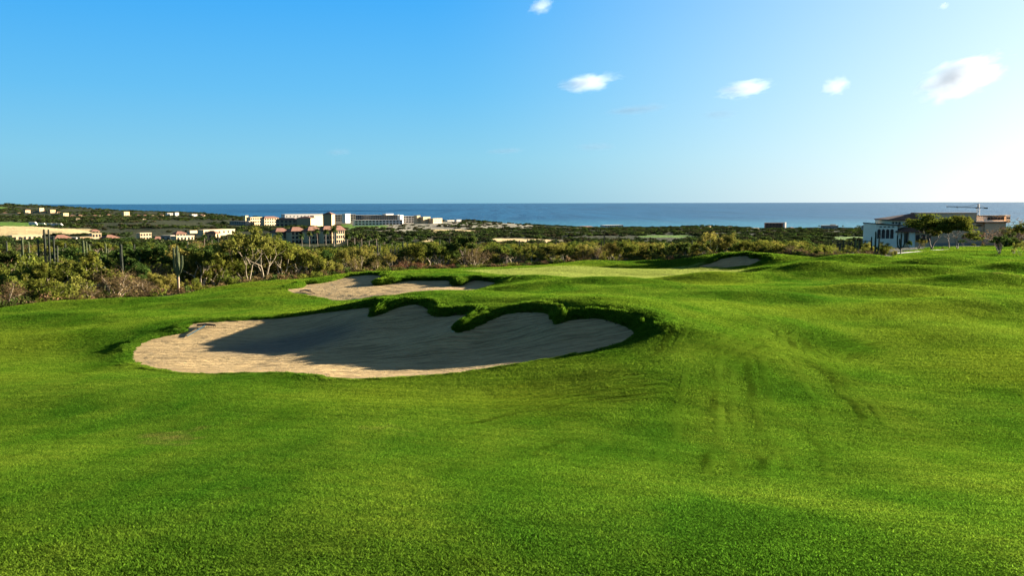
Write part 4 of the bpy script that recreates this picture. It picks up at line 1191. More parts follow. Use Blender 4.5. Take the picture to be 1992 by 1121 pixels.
# ------------------------------------------------------------------ buildings
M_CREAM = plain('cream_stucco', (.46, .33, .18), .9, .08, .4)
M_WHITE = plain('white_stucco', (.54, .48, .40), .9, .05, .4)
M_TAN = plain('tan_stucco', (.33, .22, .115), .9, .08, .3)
M_CLUBW = plain('clubhouse_white_shade_lift', (.90, .72, .50), .9, .05, .4)  # white stucco brightened and warmed in its colour to offset the blue shade
M_CLUBT = plain('clubhouse_tan_shade_lift', (.62, .39, .215), .9, .08, .3)  # tan likewise lifted and reddened for walls standing in shade
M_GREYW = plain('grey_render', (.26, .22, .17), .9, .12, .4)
M_ROOF = plain('terracotta_tiles', (.15, .070, .045), .85, .25, 1.2)
M_ROOFD = plain('dark_roof_edge', (.045, .026, .018), .8, .2, 1)
M_GLASS = plain('dark_window_glass', (.015, .018, .022), .15, .1, 1, .6)
M_FRAME = plain('window_frame', (.16, .12, .09), .7, .1, 1)
M_STEEL = plain('crane_steel', (.10, .085, .07), .6, .1, 1)
M_CONC = plain('pale_concrete', (.46, .43, .38), .9, .1, .8)

_wm = {}
def window_mesh(w, h, arch=False):
    key = (round(w, 2), round(h, 2), arch)
    if key not in _wm:
        g, f = MB(), MB()
        def outline(ww, hh):
            if not arch: return [(-ww / 2, 0), (ww / 2, 0), (ww / 2, hh), (-ww / 2, hh)]
            q = [(-ww / 2, 0), (ww / 2, 0)]; sp_ = hh - ww / 2
            return q + [(ww / 2 * math.cos(a), sp_ + ww / 2 * math.sin(a)) for a in np.linspace(0, math.pi, 9)]
        g.poly([(x, -.03, z) for x, z in outline(w, h)])
        a, b = outline(w + .24, h + .12), outline(w, h)
        for i in range(len(a)):
            j = (i + 1) % len(a)
            f.quad((a[i][0], -.06, a[i][1] - .06), (a[j][0], -.06, a[j][1] - .06), (b[j][0], -.06, b[j][1]), (b[i][0], -.06, b[i][1]))
            f.quad((b[i][0], -.06, b[i][1]), (b[j][0], -.06, b[j][1]), (b[j][0], -.02, b[j][1]), (b[i][0], -.02, b[i][1]))
        f.box(-.04, .04, -.055, -.032, .02, h * (.6 if arch else .97))
        _wm[key] = (g.mesh('window', M_GLASS), f.mesh('frame', M_FRAME))
    return _wm[key]

def add_windows(root, face_y, x0, x1, rows, n, w, h, frame=False, arch=False, side=None):
    """a grid of windows on a wall at local y = face_y (or on the +x wall when side is its x)"""
    gm, fm = window_mesh(w, h, arch)
    for z in rows:
        for i in range(n):
            x = x0 + (x1 - x0) * (i + .5) / n
            loc, rz = ((x, face_y - .012, z), 0) if side is None else ((side + .012, x, z), math.pi / 2)
            o = link('window', gm, root, loc, rz)
            if frame: link('frame', fm, o)

PLOTS = []
def building(label, cat, u0, u1, vt, vb, y, rz=0, depth=.6, wall=None, roof='flat', floors=0, nwin=0, grp=None, name='house', overhang=.5, roof_h=1.2, win=(1.2, 1.3), side_win=0, roof_mat=None, frame=False):
    wall = wall or M_CREAM
    if rz >= 12: rz = min(58, rz + 17)
    PLOTS.append((u0, u1, y, vb))
    wid = (u1 - u0) / F * y; c = at((u0 + u1) / 2, vb, y); top = at((u0 + u1) / 2, vt, y)
    H_ = top.z - c.z; a = abs(math.radians(rz))
    L = wid / (math.cos(a) + depth * math.sin(a)); D = L * depth
    root = empty(name, (c.x, c.y + D / 2, c.z), math.radians(rz))
    tag(root, label, cat, grp)
    wt = H_ - (roof_h if roof == 'hip' else .35)
    m = MB(); m.box(-L / 2, L / 2, -D / 2, D / 2, -4, wt); m.build('wall', wall, root)
    if roof == 'hip':
        m = MB(); m.hip(-L / 2 - overhang, L / 2 + overhang, -D / 2 - overhang, D / 2 + overhang, wt + .253, roof_h, thick=.25); m.build('roof', roof_mat or M_ROOF, root)
    else:
        m = MB(); q = .18
        m.box(-L / 2 - q, L / 2 + q, -D / 2 - q, D / 2 + q, wt + .002, wt + .35); m.build('roof', roof_mat or wall, root)
    if floors and nwin:
        fh = wt / floors
        add_windows(root, -D / 2, -L / 2, L / 2, [fh * (k + .28) for k in range(floors)], nwin, min(win[0], L / nwin * .62), min(win[1], fh * .6), frame)
        if side_win: add_windows(root, 0, -D / 2, D / 2, [fh * (k + .28) for k in range(floors)], side_win, min(win[0], D / side_win * .62), min(win[1], fh * .6), frame, side=L / 2)
    return root

# houses among the scrub on the left
HG = 'houses between the scrub and the plain on the left'
building('long low pale house with flat roof at far left behind the widest cactus', 'house', 20, 70, 457.5, 468, 470, 30, .35, M_CREAM, 'flat', 1, 6, HG)
building('terracotta roofed house with two sloping roofs right of the widest cactus', 'house', 97, 130, 458, 471, 450, 38, .6, M_CREAM, 'hip', 1, 4, HG, roof_h=1.6)
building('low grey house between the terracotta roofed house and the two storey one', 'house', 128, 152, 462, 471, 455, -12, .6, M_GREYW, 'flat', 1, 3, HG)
building('small tan house joined to the left of the two storey cream house', 'house', 150, 174, 461, 472, 440, 30, .6, M_TAN, 'flat', 1, 2, HG)
building('two storey cream house with parapet above the single dark cactus', 'house', 173, 194, 454, 472, 450, 30, .7, M_CREAM, 'flat', 2, 3, HG)
building('broad low house with pink tiled hip roof right of the two storey house', 'house', 194, 224, 458, 471, 445, 42, .7, M_CREAM, 'hip', 1, 4, HG, roof_h=1.5)
building('two storey house with dark window band left of the long pale wall', 'house', 265, 290, 453, 468, 480, 35, .6, M_CREAM, 'flat', 2, 4, HG)
building('low tiled house stepping down right of the windowed two storey house', 'house', 288, 318, 461.5, 471, 470, 40, .7, M_CREAM, 'hip', 1, 4, HG, roof_h=1.2)
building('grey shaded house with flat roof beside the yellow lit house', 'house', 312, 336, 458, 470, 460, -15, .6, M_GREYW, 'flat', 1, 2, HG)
building('yellow lit low house with long flat roof above the trunked cactus', 'house', 333, 370, 459, 469, 450, 42, .45, M_CREAM, 'flat', 1, 5, HG)
building('upper terracotta storey house set back behind the yellow lit house', 'house', 336, 358, 451, 463, 500, 35, .6, M_TAN, 'hip', 1, 3, HG, roof_h=1.2)
building('long yellow sunlit wall like house in front of the resort', 'house', 366, 390, 448.5, 456.5, 560, 45, .3, M_CREAM, 'flat', 0, 0, HG)
building('long low yellow house left of the white trunked tree', 'house', 390, 446, 446.5, 456, 560, 40, .25, M_CREAM, 'flat', 1, 7, HG)
building('tan house with red hip roof below the long low yellow house', 'house', 397, 424, 450, 466, 470, -12, .7, M_TAN, 'hip', 1, 3, HG, roof_h=1.3)
building('small white walled house beside the sand bank', 'house', 174, 190, 447, 455, 600, 35, .6, M_CREAM, 'hip', 1, 2, HG, roof_h=1.2)

# village on the far left headland
FARV = [(7,417.5,10,4),(20,418.5,8,3.6),(33,418,10,4),(51,412.5,11,5),(64,415,9,3.5),(78,409,10,4.5),(72,414,10,4),(85,414.5,10,4),(99,412.5,12,4.5),(112,416,10,4),(125,419.5,12,5),(139,422.5,11,4),(154,423,9,5),(165,423.5,9,3.5),(183,422.5,10,4),(194,423,8,3.6),(210,421,11,4),(224,424.5,9,3),(243,420,13,8),(252,423,8,3.5),(268,422.5,10,4),(281,422.5,10,4.5),(297,423,11,4),(312,422,10,4.5),(328,420.5,13,6),(342,420,9,6.5),(375,423,13,6),(391,422.5,12,5),(279,430,10,4),(371,433,9,4),(380,434,8,3.5),(403,424,10,4),(418,424,12,4),(434,425,9,4),(150,428,8,3),(30,425,8,3)]
VC = {}
for i, (u, vb, w, hh) in enumerate(sorted(FARV)):
    y = 1450 if vb > 419 else 1620
    if vb > 427: y = 1000
    if hh >= 8: lab, g = 'large square cream house standing tallest in the far left village', None
    elif u in (328, 342, 375): lab, g = {328: 'grey white house at the right end of the far village', 342: 'taller narrow white house at the right end of the far village', 375: 'white and blue house below the dark coast hill'}[u], None
    else:
        zone = 'on the upper slope of the far left headland' if vb < 417 else ('below the far village in dark scrub' if vb > 426.5 else ('in the left half of the far village' if u < 160 else ('in the middle of the far village' if u < 270 else 'in the right half of the far village')))
        kind_ = ('small terracotta roofed house', 'small flat roofed cream house')[i % 2]
        lab, g = f'{kind_} {zone}', f'{kind_}s {zone}'
    wl_ = M_WHITE if u in (328, 342, 375) else (M_CREAM if i % 3 else M_TAN)
    if g:
        VC[lab] = VC.get(lab, 0) + 1
        lab = ORD[VC[lab] - 1] + ' ' + lab
    building(lab, 'house', u - w / 2, u + w / 2, vb - hh, vb, y, rnd.choice((28, 36, 44)), .7, wl_, 'flat' if (i % 2 or hh >= 8 or u in (328, 342, 375)) else 'hip', 1 if hh < 6 else 2, 2, g, roof_h=1.1)

# resort on the shore, left of centre
RG = 'blocks of the shore resort'
building('sunlit cream three storey resort wing, left end of the resort', 'resort building', 481, 512, 422.5, 441, 905, 38, .35, M_CREAM, 'flat', 3, 7, RG, 'resort_building', win=(2.2, 2.2))
building('sunlit resort wing with tiled roof joining the left end wing', 'resort building', 508, 538, 421.5, 441, 900, 38, .35, M_CREAM, 'hip', 3, 6, RG, 'resort_building', roof_h=1.6, win=(2.2, 2.2))
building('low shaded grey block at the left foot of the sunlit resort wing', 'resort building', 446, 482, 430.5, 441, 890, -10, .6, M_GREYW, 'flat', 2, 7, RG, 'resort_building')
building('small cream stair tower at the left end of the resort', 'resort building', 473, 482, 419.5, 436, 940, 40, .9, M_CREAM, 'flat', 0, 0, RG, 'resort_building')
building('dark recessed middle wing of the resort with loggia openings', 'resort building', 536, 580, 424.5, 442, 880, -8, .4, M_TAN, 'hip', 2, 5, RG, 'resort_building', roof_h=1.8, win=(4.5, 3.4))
building('large blank tan resort block with a curved dark roof edge', 'resort building', 577, 609, 421.5, 442, 875, -10, .8, M_TAN, 'hip', 0, 0, RG, 'resort_building', roof_h=1.6)
building('blank sunlit yellow resort block left of the hip roofed tower', 'resort building', 604, 628, 419.5, 436, 890, 42, .4, M_CREAM, 'flat', 0, 0, RG, 'resort_building')
building('square resort tower with pointed tiled roof', 'tower', 628, 649, 413, 438, 870, -12, .9, M_TAN, 'hip', 0, 0, RG, 'resort_tower', roof_h=2.2)
building('long white flat roofed block behind the resort tower', 'resort building', 550, 632, 416.5, 424, 1000, 20, .2, M_WHITE, 'flat', 1, 12, RG, 'resort_building')
FL = [(526, 560, 445, 464), (556, 592, 443, 474), (588, 624, 442, 476), (620, 650, 441, 477), (648, 669, 440, 475)]
FLL = ['leftmost yellow roofed lower resort block behind the trees', 'second lower resort block with pink tiled roof and balconies', 'middle lower resort block with tiled roof and balconies', 'fourth lower resort block with tiled roof behind the palms', 'rightmost lower resort block with tiled roof behind the palms']
for (a_, b_, c_, d_), lb in zip(FL, FLL):
    building(lb, 'resort building', a_, b_, c_, d_, 415, 30, .55, M_CREAM, 'hip', 3, 4, 'lower resort blocks in front', 'resort_building', roof_h=2.0, win=(1.9, 2.0), side_win=2)
building('white resort roof terrace block between tower and long gallery', 'resort building', 648, 690, 417.3, 431, 1010, 15, .3, M_GREYW, 'flat', 3, 8, RG, 'resort_building', win=(3.2, 2.4), roof_mat=M_WHITE)
building('white stair block standing above the resort roof terraces', 'resort building', 665, 680, 416, 427, 995, 40, .7, M_WHITE, 'flat', 0, 0, RG, 'resort_building')
building('long dark glazed upper storey of the white gallery building', 'resort building', 686, 775, 418.2, 429, 1045, -4, .16, M_GREYW, 'flat', 2, 20, RG, 'resort_building', win=(3.6, 2.6), roof_mat=M_WHITE)
building('long white two storey gallery with a row of square openings', 'resort building', 688, 780, 428, 438.5, 1000, 12, .13, M_WHITE, 'flat', 2, 14, RG, 'resort_building', win=(3.0, 1.9))
building('white roof pavilion on top of the long glazed storey', 'resort building', 744, 764, 416, 421, 1050, 35, .5, M_WHITE, 'flat', 0, 0, RG, 'resort_building')
building('white block with dark windows at the right end of the gallery', 'resort building', 774, 810, 420.5, 434, 1030, 14, .3, M_WHITE, 'flat', 3, 6, RG, 'resort_building', win=(3.2, 2.2))
building('narrow white stair tower over the gallery end', 'resort building', 773, 784, 418.5, 433, 1020, 40, .8, M_WHITE, 'flat', 0, 0, RG, 'resort_building')
building('sunlit cream tower block right of the long gallery', 'resort building', 805, 817, 419.5, 433, 1010, 40, .8, M_CREAM, 'flat', 4, 3, RG, 'resort_building')
building('stepped sunlit cream block beside the cream tower block', 'resort building', 815, 836, 422, 433, 1015, 40, .5, M_CREAM, 'flat', 3, 5, RG, 'resort_building')
building('lowest sunlit cream block at the right end of the resort', 'resort building', 834, 859, 425, 432.5, 1020, 40, .4, M_CREAM, 'flat', 2, 6, RG, 'resort_building')
building('white low row of villas right of the resort', 'house', 865, 885, 428.5, 433, 1120, 30, .4, M_WHITE, 'flat', 1, 5, 'shore villas', 'beach_villa')
building('white two storey villa at the end of the low villa row', 'house', 884, 897, 427.5, 433, 1120, 30, .5, M_WHITE, 'flat', 2, 3, 'shore villas', 'beach_villa')
# houses on the shoreline, centre and right
building('low pale beach house with reddish roof left of the white beach house', 'house', 1120, 1156, 440.2, 445.5, 1560, 20, .3, M_CREAM, 'hip', 1, 4, None, 'beach_villa', roof_h=1.8, roof_mat=M_ROOF)
building('white flat roofed beach house against the sea in the centre', 'house', 1168, 1214, 438, 446, 1540, 12, .35, M_WHITE, 'flat', 2, 8, None, 'beach_villa', win=(2.2, 1.8))
building('brown and red beach house with white base right of centre', 'house', 1490, 1528, 433.5, 446, 1500, -6, .4, M_ROOF, 'flat', 2, 6, None, 'beach_villa', win=(2.4, 2.0))
building('white end block of the brown and red beach house', 'house', 1524, 1530, 432.5, 444, 1490, 20, .9, M_WHITE, 'flat', 0, 0, None, 'beach_villa')
building('tiny white hut on the beach right of the red house', 'hut', 1533, 1546, 442.5, 446.5, 1550, 25, .5, M_WHITE, 'hip', 0, 0, None, 'beach_hut', roof_h=1)
building('grey beach house with flat roof between two palms', 'house', 1600, 1632, 438.5, 446.5, 1200, -8, .5, M_GREYW, 'flat', 1, 5, None, 'beach_villa')
building('raised roof room of the grey beach house', 'house', 1616, 1626, 436.5, 440, 1210, -8, .5, M_GREYW, 'flat', 0, 0, None, 'beach_villa')
building('small grey house on the shore beside the clubhouse', 'house', 1678, 1694, 438, 448, 1000, -10, .7, M_GREYW, 'hip', 2, 3, None, 'beach_villa', roof_h=1.4)
for i, (u, vb) in enumerate([(918, 433.5), (935, 434), (968, 435.5), (1012, 439.5), (1030, 440.5), (1380, 443), (1420, 443.5)]):
    g = 'tiny pale beach huts along the shore'
    building(ORD[i] + ' tiny pale hut from the left on the shoreline', 'hut', u - 4, u + 4, vb - 2.4, vb + .6, 1500, 35, .7, M_CREAM, 'flat', 0, 0, g, 'beach_hut')
for i, (u, y) in enumerate([(1593, 1190), (1640, 1190), (1668, 1050), (1698, 1000), (1672, 1000)]):
    p = on(u, 440, y); h = at(u, 437.5, y).z - p.z
    o = plant('palm', i % 2, p, max(6, min(14, h)), 1.3)
    tag(o, ['palm left of the grey beach house', 'palm right of the grey beach house', 'palm left of the small grey shore house', 'palm between the small grey shore house and the clubhouse', 'short palm in front of the small grey shore house'][i], 'palm tree', 'palms on the shore')

# ------------------------------------------------------------------ far scrub as one mass
def bush_variant(k):
    rn = np.random.default_rng(300 + k)
    C = rn.uniform(-1, 1, (9, 3)) * (1.0, 1.0, .35) + (0, 0, .75)
    V, Fq = leaves(C, .75, 170, .55, rn, .75)
    return bpy.data.objects.new('scrub_bush', np_mesh(f'scrub_bush{k}', V, Fq, (M_FAR, M_FAR, M_LEAF_D, M_FARB, M_FAR, M_FAR)[k], smooth=False))
r = np.random.default_rng(9)
pts = []
for d0, d1, stp in [(170, 330, 4.2), (330, 600, 6.0), (600, 1000, 7.5), (1000, 1500, 10.0), (1500, 2350, 14.0)]:
    n = int(1.18 * (d1 ** 2 - d0 ** 2) / 2 / stp ** 2)
    dd = np.sqrt(r.uniform(d0 ** 2, d1 ** 2, n)); aa = r.uniform(-.58, .58, n)
    x, y = dd * np.sin(aa), dd * np.cos(aa)
    den = fbm(x / 70, y / 70, 90, 3)
    k = den > -.55
    pts.append(np.column_stack([x, y, np.full(n, stp)])[k])
P = np.vstack(pts)
ez = np.interp(P[:, 0] / P[:, 1] * F + W / 2, EDGE_U, EDGE_Y)
z = base_z(P[:, 0], P[:, 1])
uq, vq = project(np.column_stack([P[:, :2], z]))
ok = (P[:, 1] > ez + 62) & (z > SEA_Z + .8)
dq = np.hypot(P[:, 0], P[:, 1])
jq = 2.2 * fbm(P[:, 0] / 25, P[:, 1] / 25, 40, 3)
for ch, pg, (d0, d1) in COVER:
    hit = in_poly(uq + jq * 3, vq + jq * .35, pg) & (dq > d0) & (dq < d1)
    ok &= ~(hit & ((ch != 2) | (r.uniform(0, 1, len(P)) < .72)))
# building plots and the lawn round the clubhouse stay clear
for (u0_, u1_, y0_, y1_) in [(1690, 2100, 100, 325), (520, 675, 330, 470), (470, 670, 860, 990), (640, 880, 960, 1100)]:
    ok &= ~((uq > u0_) & (uq < u1_) & (P[:, 1] > y0_) & (P[:, 1] < y1_))
for (u0_, u1_, y_, vb_) in PLOTS:
    ok &= ~((uq > u0_ - 4) & (uq < u1_ + 4) & (P[:, 1] > y_ * .90) & (P[:, 1] < y_ + 14) & (uq > u0_ - 1) & (uq < u1_ + 1))
P, z = P[ok], z[ok]
s = P[:, 2] ** .5 * r.uniform(.45, .95, len(P)) * .62
S3 = np.column_stack([s * r.uniform(1, 1.5, len(P)), s * r.uniform(1, 1.5, len(P)), s * .85])
instancer('far_scrub', np.column_stack([P[:, :2], z - .1]), np.column_stack([np.zeros(len(P)), np.zeros(len(P)), r.uniform(0, 6.28, len(P))]), S3, r.integers(0, 6, len(P)), [bush_variant(k) for k in range(6)], [], 'dark scrub bushes covering the coastal plain as far as the sea')

# vans parked on the sand bank
for i, u in enumerate((65, 83, 98, 107, 116)):
    y = 720; c = on(u, 440, y)
    root = empty('van', (c.x, c.y, c.z), math.radians((0, 15, -10, 20, 5)[i]))
    tag(root, 'white van parked on the sand bank, leftmost and largest' if i == 0 else f'{("", "second", "third", "fourth", "fifth")[i]} white van from the left on the sand bank', 'van', 'white vans on the sand bank')
    k = 1.35 if i == 0 else 1.0
    m = MB(); a = [(-2.4, .45), (2.4, .45), (2.4, 1.1), (1.9, 1.25), (1.3, 2.1), (-2.4, 2.1)]
    m.poly([(x * k, -.95, z * k) for x, z in a]); m.poly([(x * k, .95, z * k) for x, z in reversed(a)])
    for q in range(6):
        p1, p2 = a[q], a[(q + 1) % 6]; m.quad((p1[0] * k, .95, p1[1] * k), (p2[0] * k, .95, p2[1] * k), (p2[0] * k, -.95, p2[1] * k), (p1[0] * k, -.95, p1[1] * k))
    m.build('body', M_WHITE, root)
    for x in (-1.5, 1.5):
        m = MB(); m.tube([(x * k, -1, .42 * k), (x * k, 1, .42 * k)], [.4 * k, .4 * k], 10); m.build('wheel', M_GLASS, root)

# ------------------------------------------------------------------ clubhouse, right
CY = 300.0
def X(u): return (u - W / 2) / F * CY
def Zv(v, y=CY): return -(v - 393.0) / F * y
croot = empty('clubhouse', (X(1800), CY, Zv(480)))
tag(croot, 'sprawling clubhouse with arched white wing, red hip roofs and a tan flat block', 'clubhouse')
def L(u): return X(u) - X(1800)
def Ld(u, d): return X(u) * (CY + d) / CY - X(1800)
def Zl(v): return Zv(v) - Zv(480)
m = MB(); m.box(L(1703.5), L(1745), 0, 11, -4, Zl(436)); m.build('wall', M_CLUBW, croot)
m = MB()                                                          # sloping mono-pitch cap of the arched wing
x0, x1, za, zb_ = L(1702.5), L(1762), Zl(434), Zl(438.2)
for (ya, yb, dz) in ((-.5, 11.4, 0),):
    m.poly([(x0, ya, za), (x1, ya, zb_), (x1, yb, zb_), (x0, yb, za)]); m.poly([(x0, ya, za - .32), (x0, yb, za - .32), (x1, yb, zb_ - .32), (x1, ya, zb_ - .32)])
    m.poly([(x0, ya, za - .32), (x1, ya, zb_ - .32), (x1, ya, zb_), (x0, ya, za)]); m.poly([(x0, yb, za), (x1, yb, zb_), (x1, yb, zb_ - .32), (x0, yb, za - .32)])
    m.poly([(x0, ya, za), (x0, yb, za), (x0, yb, za - .32), (x0, ya, za - .32)])
m.build('roof', M_ROOFD, croot)
add_windows(croot, 0, L(1705), L(1738.5), [Zl(463.5)], 4, .95, Zl(446) - Zl(463.5), True, True)
add_windows(croot, 0, L(1708), L(1740), [Zl(442)], 4, .55, .25, True)
m = MB(); m.box(L(1743), L(1792.8), 4.2, 18, Zl(445), Zl(429)); m.build('wall', M_CLUBW, croot)
add_windows(croot, 4.2, L(1743), L(1762), [Zl(437)], 3, .5, .75, True)
m = MB(); xa, xb, zr, zt = L(1732), L(1792.4), Zl(427), Zl(415.2)
m.box(xa, xb, 2.3, 14, zr - .35, zr)
for tri in (((xa, 2.3), (xb, 2.3)), ((xb, 14), (xa, 14)), ((xa, 14), (xa, 2.3))): m.poly([(tri[0][0], tri[0][1], zr + .003), (tri[1][0], tri[1][1], zr + .003), (xb, 6.5, zt)])
m.build('roof', M_ROOF, croot)
m = MB(); m.box(L(1793), L(1903.5), 1.98, 9, Zl(440), Zl(415.6)); m.build('wall', M_CLUBT, croot)
m = MB(); m.box(L(1792.5), L(1904), 1.8, 9.2, Zl(415.6) + .003, Zl(414.3)); m.build('roof', M_ROOFD, croot)
m = MB(); m.box(L(1745.2), L(1818), 1.4, 9, -4, Zl(449)); m.build('wall', M_CLUBT, croot)
m = MB(); m.box(L(1770.5), L(1782), .9, 1.36, -4, Zl(451)); m.build('pier', M_CLUBW, croot)
m = MB(); m.box(L(1749), L(1760), .95, 1.36, -4, Zl(451)); m.build('pier', M_CLUBW, croot)
add_windows(croot, 1.4, L(1761), L(1770), [Zl(473)], 1, 1.0, 3.4, True)
add_windows(croot, 1.4, L(1783), L(1816), [Zl(471)], 3, 1.1, 2.4, True)
m = MB(); m.hip(L(1741), L(1824), -.6, 12, Zl(449.5), Zl(439.5) - Zl(449.5), thick=.3); m.build('roof', M_ROOF, croot)
m = MB(); m.box(L(1818.3), L(1921), 3, 11.8, -4, Zl(434)); m.build('wall', M_CLUBT, croot)
m = MB(); m.box(L(1921.2), L(1962.5), 2.2, 11.8, -4, Zl(434)); m.build('wall', M_CLUBT, croot)
m = MB(); m.box(L(1876), L(1964), 1.6, 12.2, Zl(434) + .003, Zl(431.8)); m.build('parapet', M_ROOFD, croot)
m = MB(); m.box(L(1880), L(1917), 2.3, 2.98, Zl(440), Zl(438.4)); m.build('ledge', M_ROOFD, croot)
add_windows(croot, 3, L(1876), L(1910), [Zl(464.5)], 3, .75, .9, True, True)
m = MB(); m.box(L(1818.5), L(1962), 1.0, 1.5, -4, Zl(473.5)); m.build('plinth', M_GREYW, croot)
pent = MB(); pent.box(Ld(1911, 12.5), Ld(1961, 12.5), 12.5, 18, Zl(436), Zl(422.2)); pent.build('wall', M_CLUBW, croot)
m = MB(); m.box(Ld(1910, 12.5), Ld(1953, 12.5), 12.2, 18.3, Zl(422.2) + .003, Zl(420.6)); m.build('roof', M_ROOFD, croot)
m = MB(); m.box(Ld(1952.5, 12.5), Ld(1961.5, 12.5), 12.0, 16, Zl(434), Zl(419.8)); m.build('turret', M_CLUBW, croot)
add_windows(croot, 12.5, Ld(1918, 12.5), Ld(1951, 12.5), [Zl(429.5)], 5, .95, 1.0, True)
add_windows(croot, 12.0, Ld(1953.5, 12.5), Ld(1961, 12.5), [Zl(427.5)], 2, .35, .5, True)

# tower crane behind the clubhouse
CYR = 620.0
c = at(1902, 432, CYR); root = empty('tower_crane', (c.x, c.y, c.z)); tag(root, 'tower crane with long jib standing behind the clubhouse against the sea', 'crane')
def cz(v): return -(v - 432.0) / F * CYR
def cx_(u): return (u - 1902) / F * CYR
def lattice(mb, a, b, w, n, r_):
    a, b = Vector(a), Vector(b); t = (b - a).normalized(); s1 = t.orthogonal().normalized() * w; s2 = t.cross(s1).normalized() * w
    cs = [s1 + s2, s1 - s2, -s1 - s2, -s1 + s2]
    for q in cs: mb.tube([a + q, b + q], [r_, r_], 4)
    for i in range(n):
        for k in range(4):
            p1, p2 = a.lerp(b, i / n) + cs[k], a.lerp(b, (i + 1) / n) + cs[(k + 1) % 4]
            mb.tube([p1, p2], [r_ * .7, r_ * .7], 3)
m = MB(); lattice(m, (0, 0, -12), (0, 0, cz(404)), .75, 16, .11); m.build('mast', M_STEEL, root)
m = MB(); lattice(m, (0, 0, cz(403.8)), (0, 0, cz(396.8)), .45, 4, .16); m.build('mast_head', M_STEEL, root)
m = MB(); lattice(m, (0, 0, cz(404)), (cx_(1840), 0, cz(402.2)), .30, 18, .055); m.tube([(cx_(1840.4), 0, cz(402.2)), (cx_(1840.4), 0, cz(399))], [.12, .08], 4); m.build('jib', M_STEEL, root)
m = MB(); lattice(m, (0, 0, cz(404)), (cx_(1919.5), 0, cz(405.2)), .30, 6, .055); m.build('counter_jib', M_STEEL, root)
m = MB(); m.box(cx_(1914), cx_(1919.5), -.8, .8, cz(406.3), cz(404.2)); m.build('counterweight', M_STEEL, root)
m = MB()
for ue in (1866, 1880): m.tube([(0, 0, cz(396.8)), (cx_(ue), 0, cz(403))], [.07, .07], 3)
m.tube([(0, 0, cz(396.8)), (cx_(1917), 0, cz(404.6))], [.07, .07], 3); m.build('stay_cable', M_STEEL, root)
m = MB(); m.box(cx_(1860), cx_(1862.5), -.6, .6, cz(404.6), cz(402.9)); m.build('trolley', M_STEEL, root)
m = MB(); m.box(-1.6, -.8, -.9, .9, cz(406), cz(404.3)); m.build('cab', M_STEEL, root)

# rail fence behind the shrubs left of the clubhouse
root = empty('fence', on(1656, 470, 150)); tag(root, 'low dark rail fence behind the cactus posts left of the clubhouse', 'fence')
fx0, fx1 = (1620 - 1656) / F * 150, (1694 - 1656) / F * 150
hh = at(1656, 469, 150).z - root.location.z
for q in (0.0, .35):
    m = MB(); m.box(fx0, fx1, -.04, .04, hh - q - .14, hh - q); m.build('rail', M_ROOFD, root)
for i in range(8):
    x = fx0 + (fx1 - fx0) * i / 7
    m = MB(); m.box(x - .06, x + .06, -.06, .06, -.6, hh + .08); m.build('post', M_ROOFD, root)

# cart path on the far lawn
pp = [at(u, v, y) for u, v, y in [(1740, 494, 132), (1775, 492.5, 134), (1805, 491.5, 137), (1840, 491, 141)]]
V, Fq = [], []
P = [Vector((q.x, q.y, 0)) for q in pp]
for i in range(25):
    t_ = i / 24 * 3; k = min(int(t_), 2); q = P[k].lerp(P[k + 1], t_ - k)
    for s_ in (-1, 1): V.append((q.x, q.y + s_ * 1.1, 0))
V = np.array(V); V[:, 2] = base_z(V[:, 0], V[:, 1]) + .16
Fq = np.array([(2 * i, 2 * i + 2, 2 * i + 3, 2 * i + 1) for i in range(24)])
tag(link('cart_path', np_mesh('cart_path', V, Fq, M_CONC)), 'pale cart path crossing the far lawn in front of the clubhouse', kind='structure')

# ------------------------------------------------------------------ bunker rakes
M_RAKE = plain('teal_rake_handle', (.004, .022, .030), .9, .1, 3)
M_RAKEH = plain('black_rake_head', (.02, .02, .02), .6, .1, 3)
def rake(pa, pb, bi, label, k=1.0):
    S = polys[bi][1]
    a, b = Vector(pa), Vector(pb)
    def sz(p): return float(S(np.array([p.x]), np.array([p.y]))[0])
    dirv = Vector((b.x - a.x, b.y - a.y, 0)).normalized(); L_ = 1.75 * k
    a2 = b - dirv * L_
    za, zb2 = sz(a2), sz(b)
    root = empty('rake', (b.x, b.y, zb2)); tag(root, label, 'rake', 'bunker rakes')
    da = a2 - b
    m = MB(); m.tube([(0, 0, .10), (da.x, da.y, za - zb2 + .04)], [.028 * k, .024 * k], 7); m.build('handle', M_RAKE, root)
    n_ = Vector((-dirv.y, dirv.x, 0)); hw = .38 * k
    m = MB(); q0, q1 = n_ * -hw, n_ * hw
    m.tube([(q0.x, q0.y, .09), (0, 0, .12), (q1.x, q1.y, .09)], [.035 * k, .045 * k, .035 * k], 6)
    m.build('head', M_RAKEH, root)
    tm = MB(); tm.tube([(0, 0, .09), (dirv.x * .03, dirv.y * .03, -.02)], [.014, .008], 4)
    tmesh = tm.mesh('tine', M_RAKEH)
    for i in range(11):
        q = n_ * (hw * (i / 5 - 1)); link('tine', tmesh, root, (q.x, q.y, 0))
qa, qb = at(382, 643, 34.3), at(401, 634, 35.2)
rake(qa, qb, 0, 'teal handled bunker rake lying on the lit sand of the front bunker')
qa, qb = at(604, 569, 57.6), at(594, 566.5, 58.4)
rake(qa, qb, 1, 'small dark rake lying on the lit sand of the middle bunker')

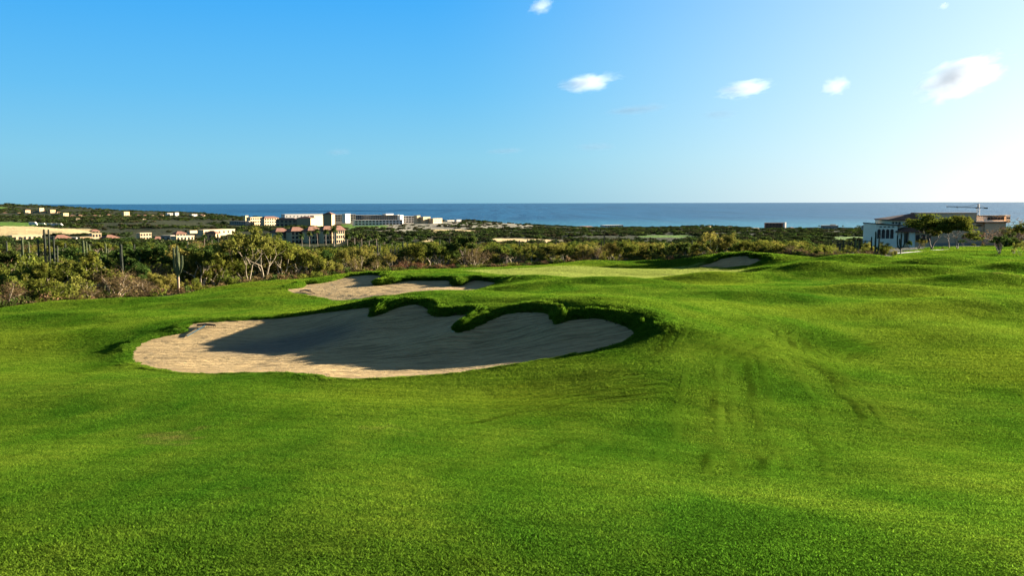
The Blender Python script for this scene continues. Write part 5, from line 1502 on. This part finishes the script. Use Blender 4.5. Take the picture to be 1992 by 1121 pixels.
# ------------------------------------------------------------------ clouds: real volumes far out over the sea
def cloud_mat(name, dens, thr, scale, stretch=(1, 1, 1), col=(1, 1, 1, 1)):
    t = NT(name)
    o = t.obj()
    ln = t.new('VectorMath', operation='LENGTH'); t.l.new(o, ln.inputs[0])
    rd = t.new('ObjectInfo').outputs['Random']
    off = t.new('CombineXYZ')
    for k in range(3): t.put(off.inputs[k], t.math('MULTIPLY', rd, 37.0 + 11 * k))
    va = t.new('VectorMath', operation='ADD'); t.l.new(t.map(o, stretch), va.inputs[0]); t.l.new(off.outputs[0], va.inputs[1])
    n = t.noise(va.outputs[0], scale, 6, .62, .3)
    f = t.math('SUBTRACT', t.math('ADD', t.math('MULTIPLY', t.math('SUBTRACT', 1.0, ln.outputs['Value']), .75), n), thr)
    d = t.math('MULTIPLY', t.math('MAXIMUM', f, 0.0), dens)
    v = t.new('VolumePrincipled'); v.inputs['Color'].default_value = col; v.inputs['Anisotropy'].default_value = 0.0
    t.l.new(d, v.inputs['Density'])
    t.l.new(v.outputs[0], t.out.inputs['Volume'])
    return t.m
M_CLOUD = cloud_mat('cloud_puff', .015, .81, 2.1, col=(.56, .59, .64, 1))
M_WISP = cloud_mat('cloud_wisp', .0060, .74, 2.0, (1, 1, .6), (.16, .24, .33, 1))
def cloud(u, v, wpx, hpx, label, tilt=0.0, m=M_CLOUD, dist=9000.0):
    import bmesh
    bm = bmesh.new(); bmesh.ops.create_icosphere(bm, subdivisions=3, radius=1.0)
    me = bpy.data.meshes.new('cloud'); bm.to_mesh(me); bm.free(); me.materials.append(m)
    o = link('cloud', me); c = at(u, v, dist)
    o.location = c; w, h = wpx / 2 / F * dist, hpx / 2 / F * dist
    o.scale = (w, w * .7, h); o.rotation_euler = (0, -math.radians(tilt), 0)
    tag(o, label, 'cloud', 'small clouds over the sea')
cloud(1145, 160, 175, 58, 'small two humped cloud with grey base near the sky centre', 8)
cloud(1450, 172, 170, 56, 'long white cloud with a grey left end, second in the cloud row', 9)
cloud(1624, 167, 90, 60, 'round white puff between the two longer clouds', 12)
cloud(1870, 150, 290, 120, 'largest white cloud with blue grey underside at the right', 20)
cloud(1052, 12, 80, 50, 'small white cloud cut by the top picture edge', 20)
cloud(1836, 11, 36, 24, 'tiny white cloud near the top right corner', 20)
cloud(658, 296, 80, 22, 'faint grey cloud streak left of centre low over the sea', 4, M_WISP)
cloud(985, 294, 110, 20, 'faint grey cloud streak low over the middle of the sea', 4, M_WISP)
cloud(1240, 212, 190, 26, 'thin pale cloud streak below the two humped cloud', 5, M_WISP)
cloud(1160, 285, 110, 26, 'thin grey cloud wisp low right of centre', 2, M_WISP)
cloud(1400, 222, 110, 26, 'thin pale wisp below the long white cloud', 3, M_WISP)
scene.cycles.volume_step_rate = .4
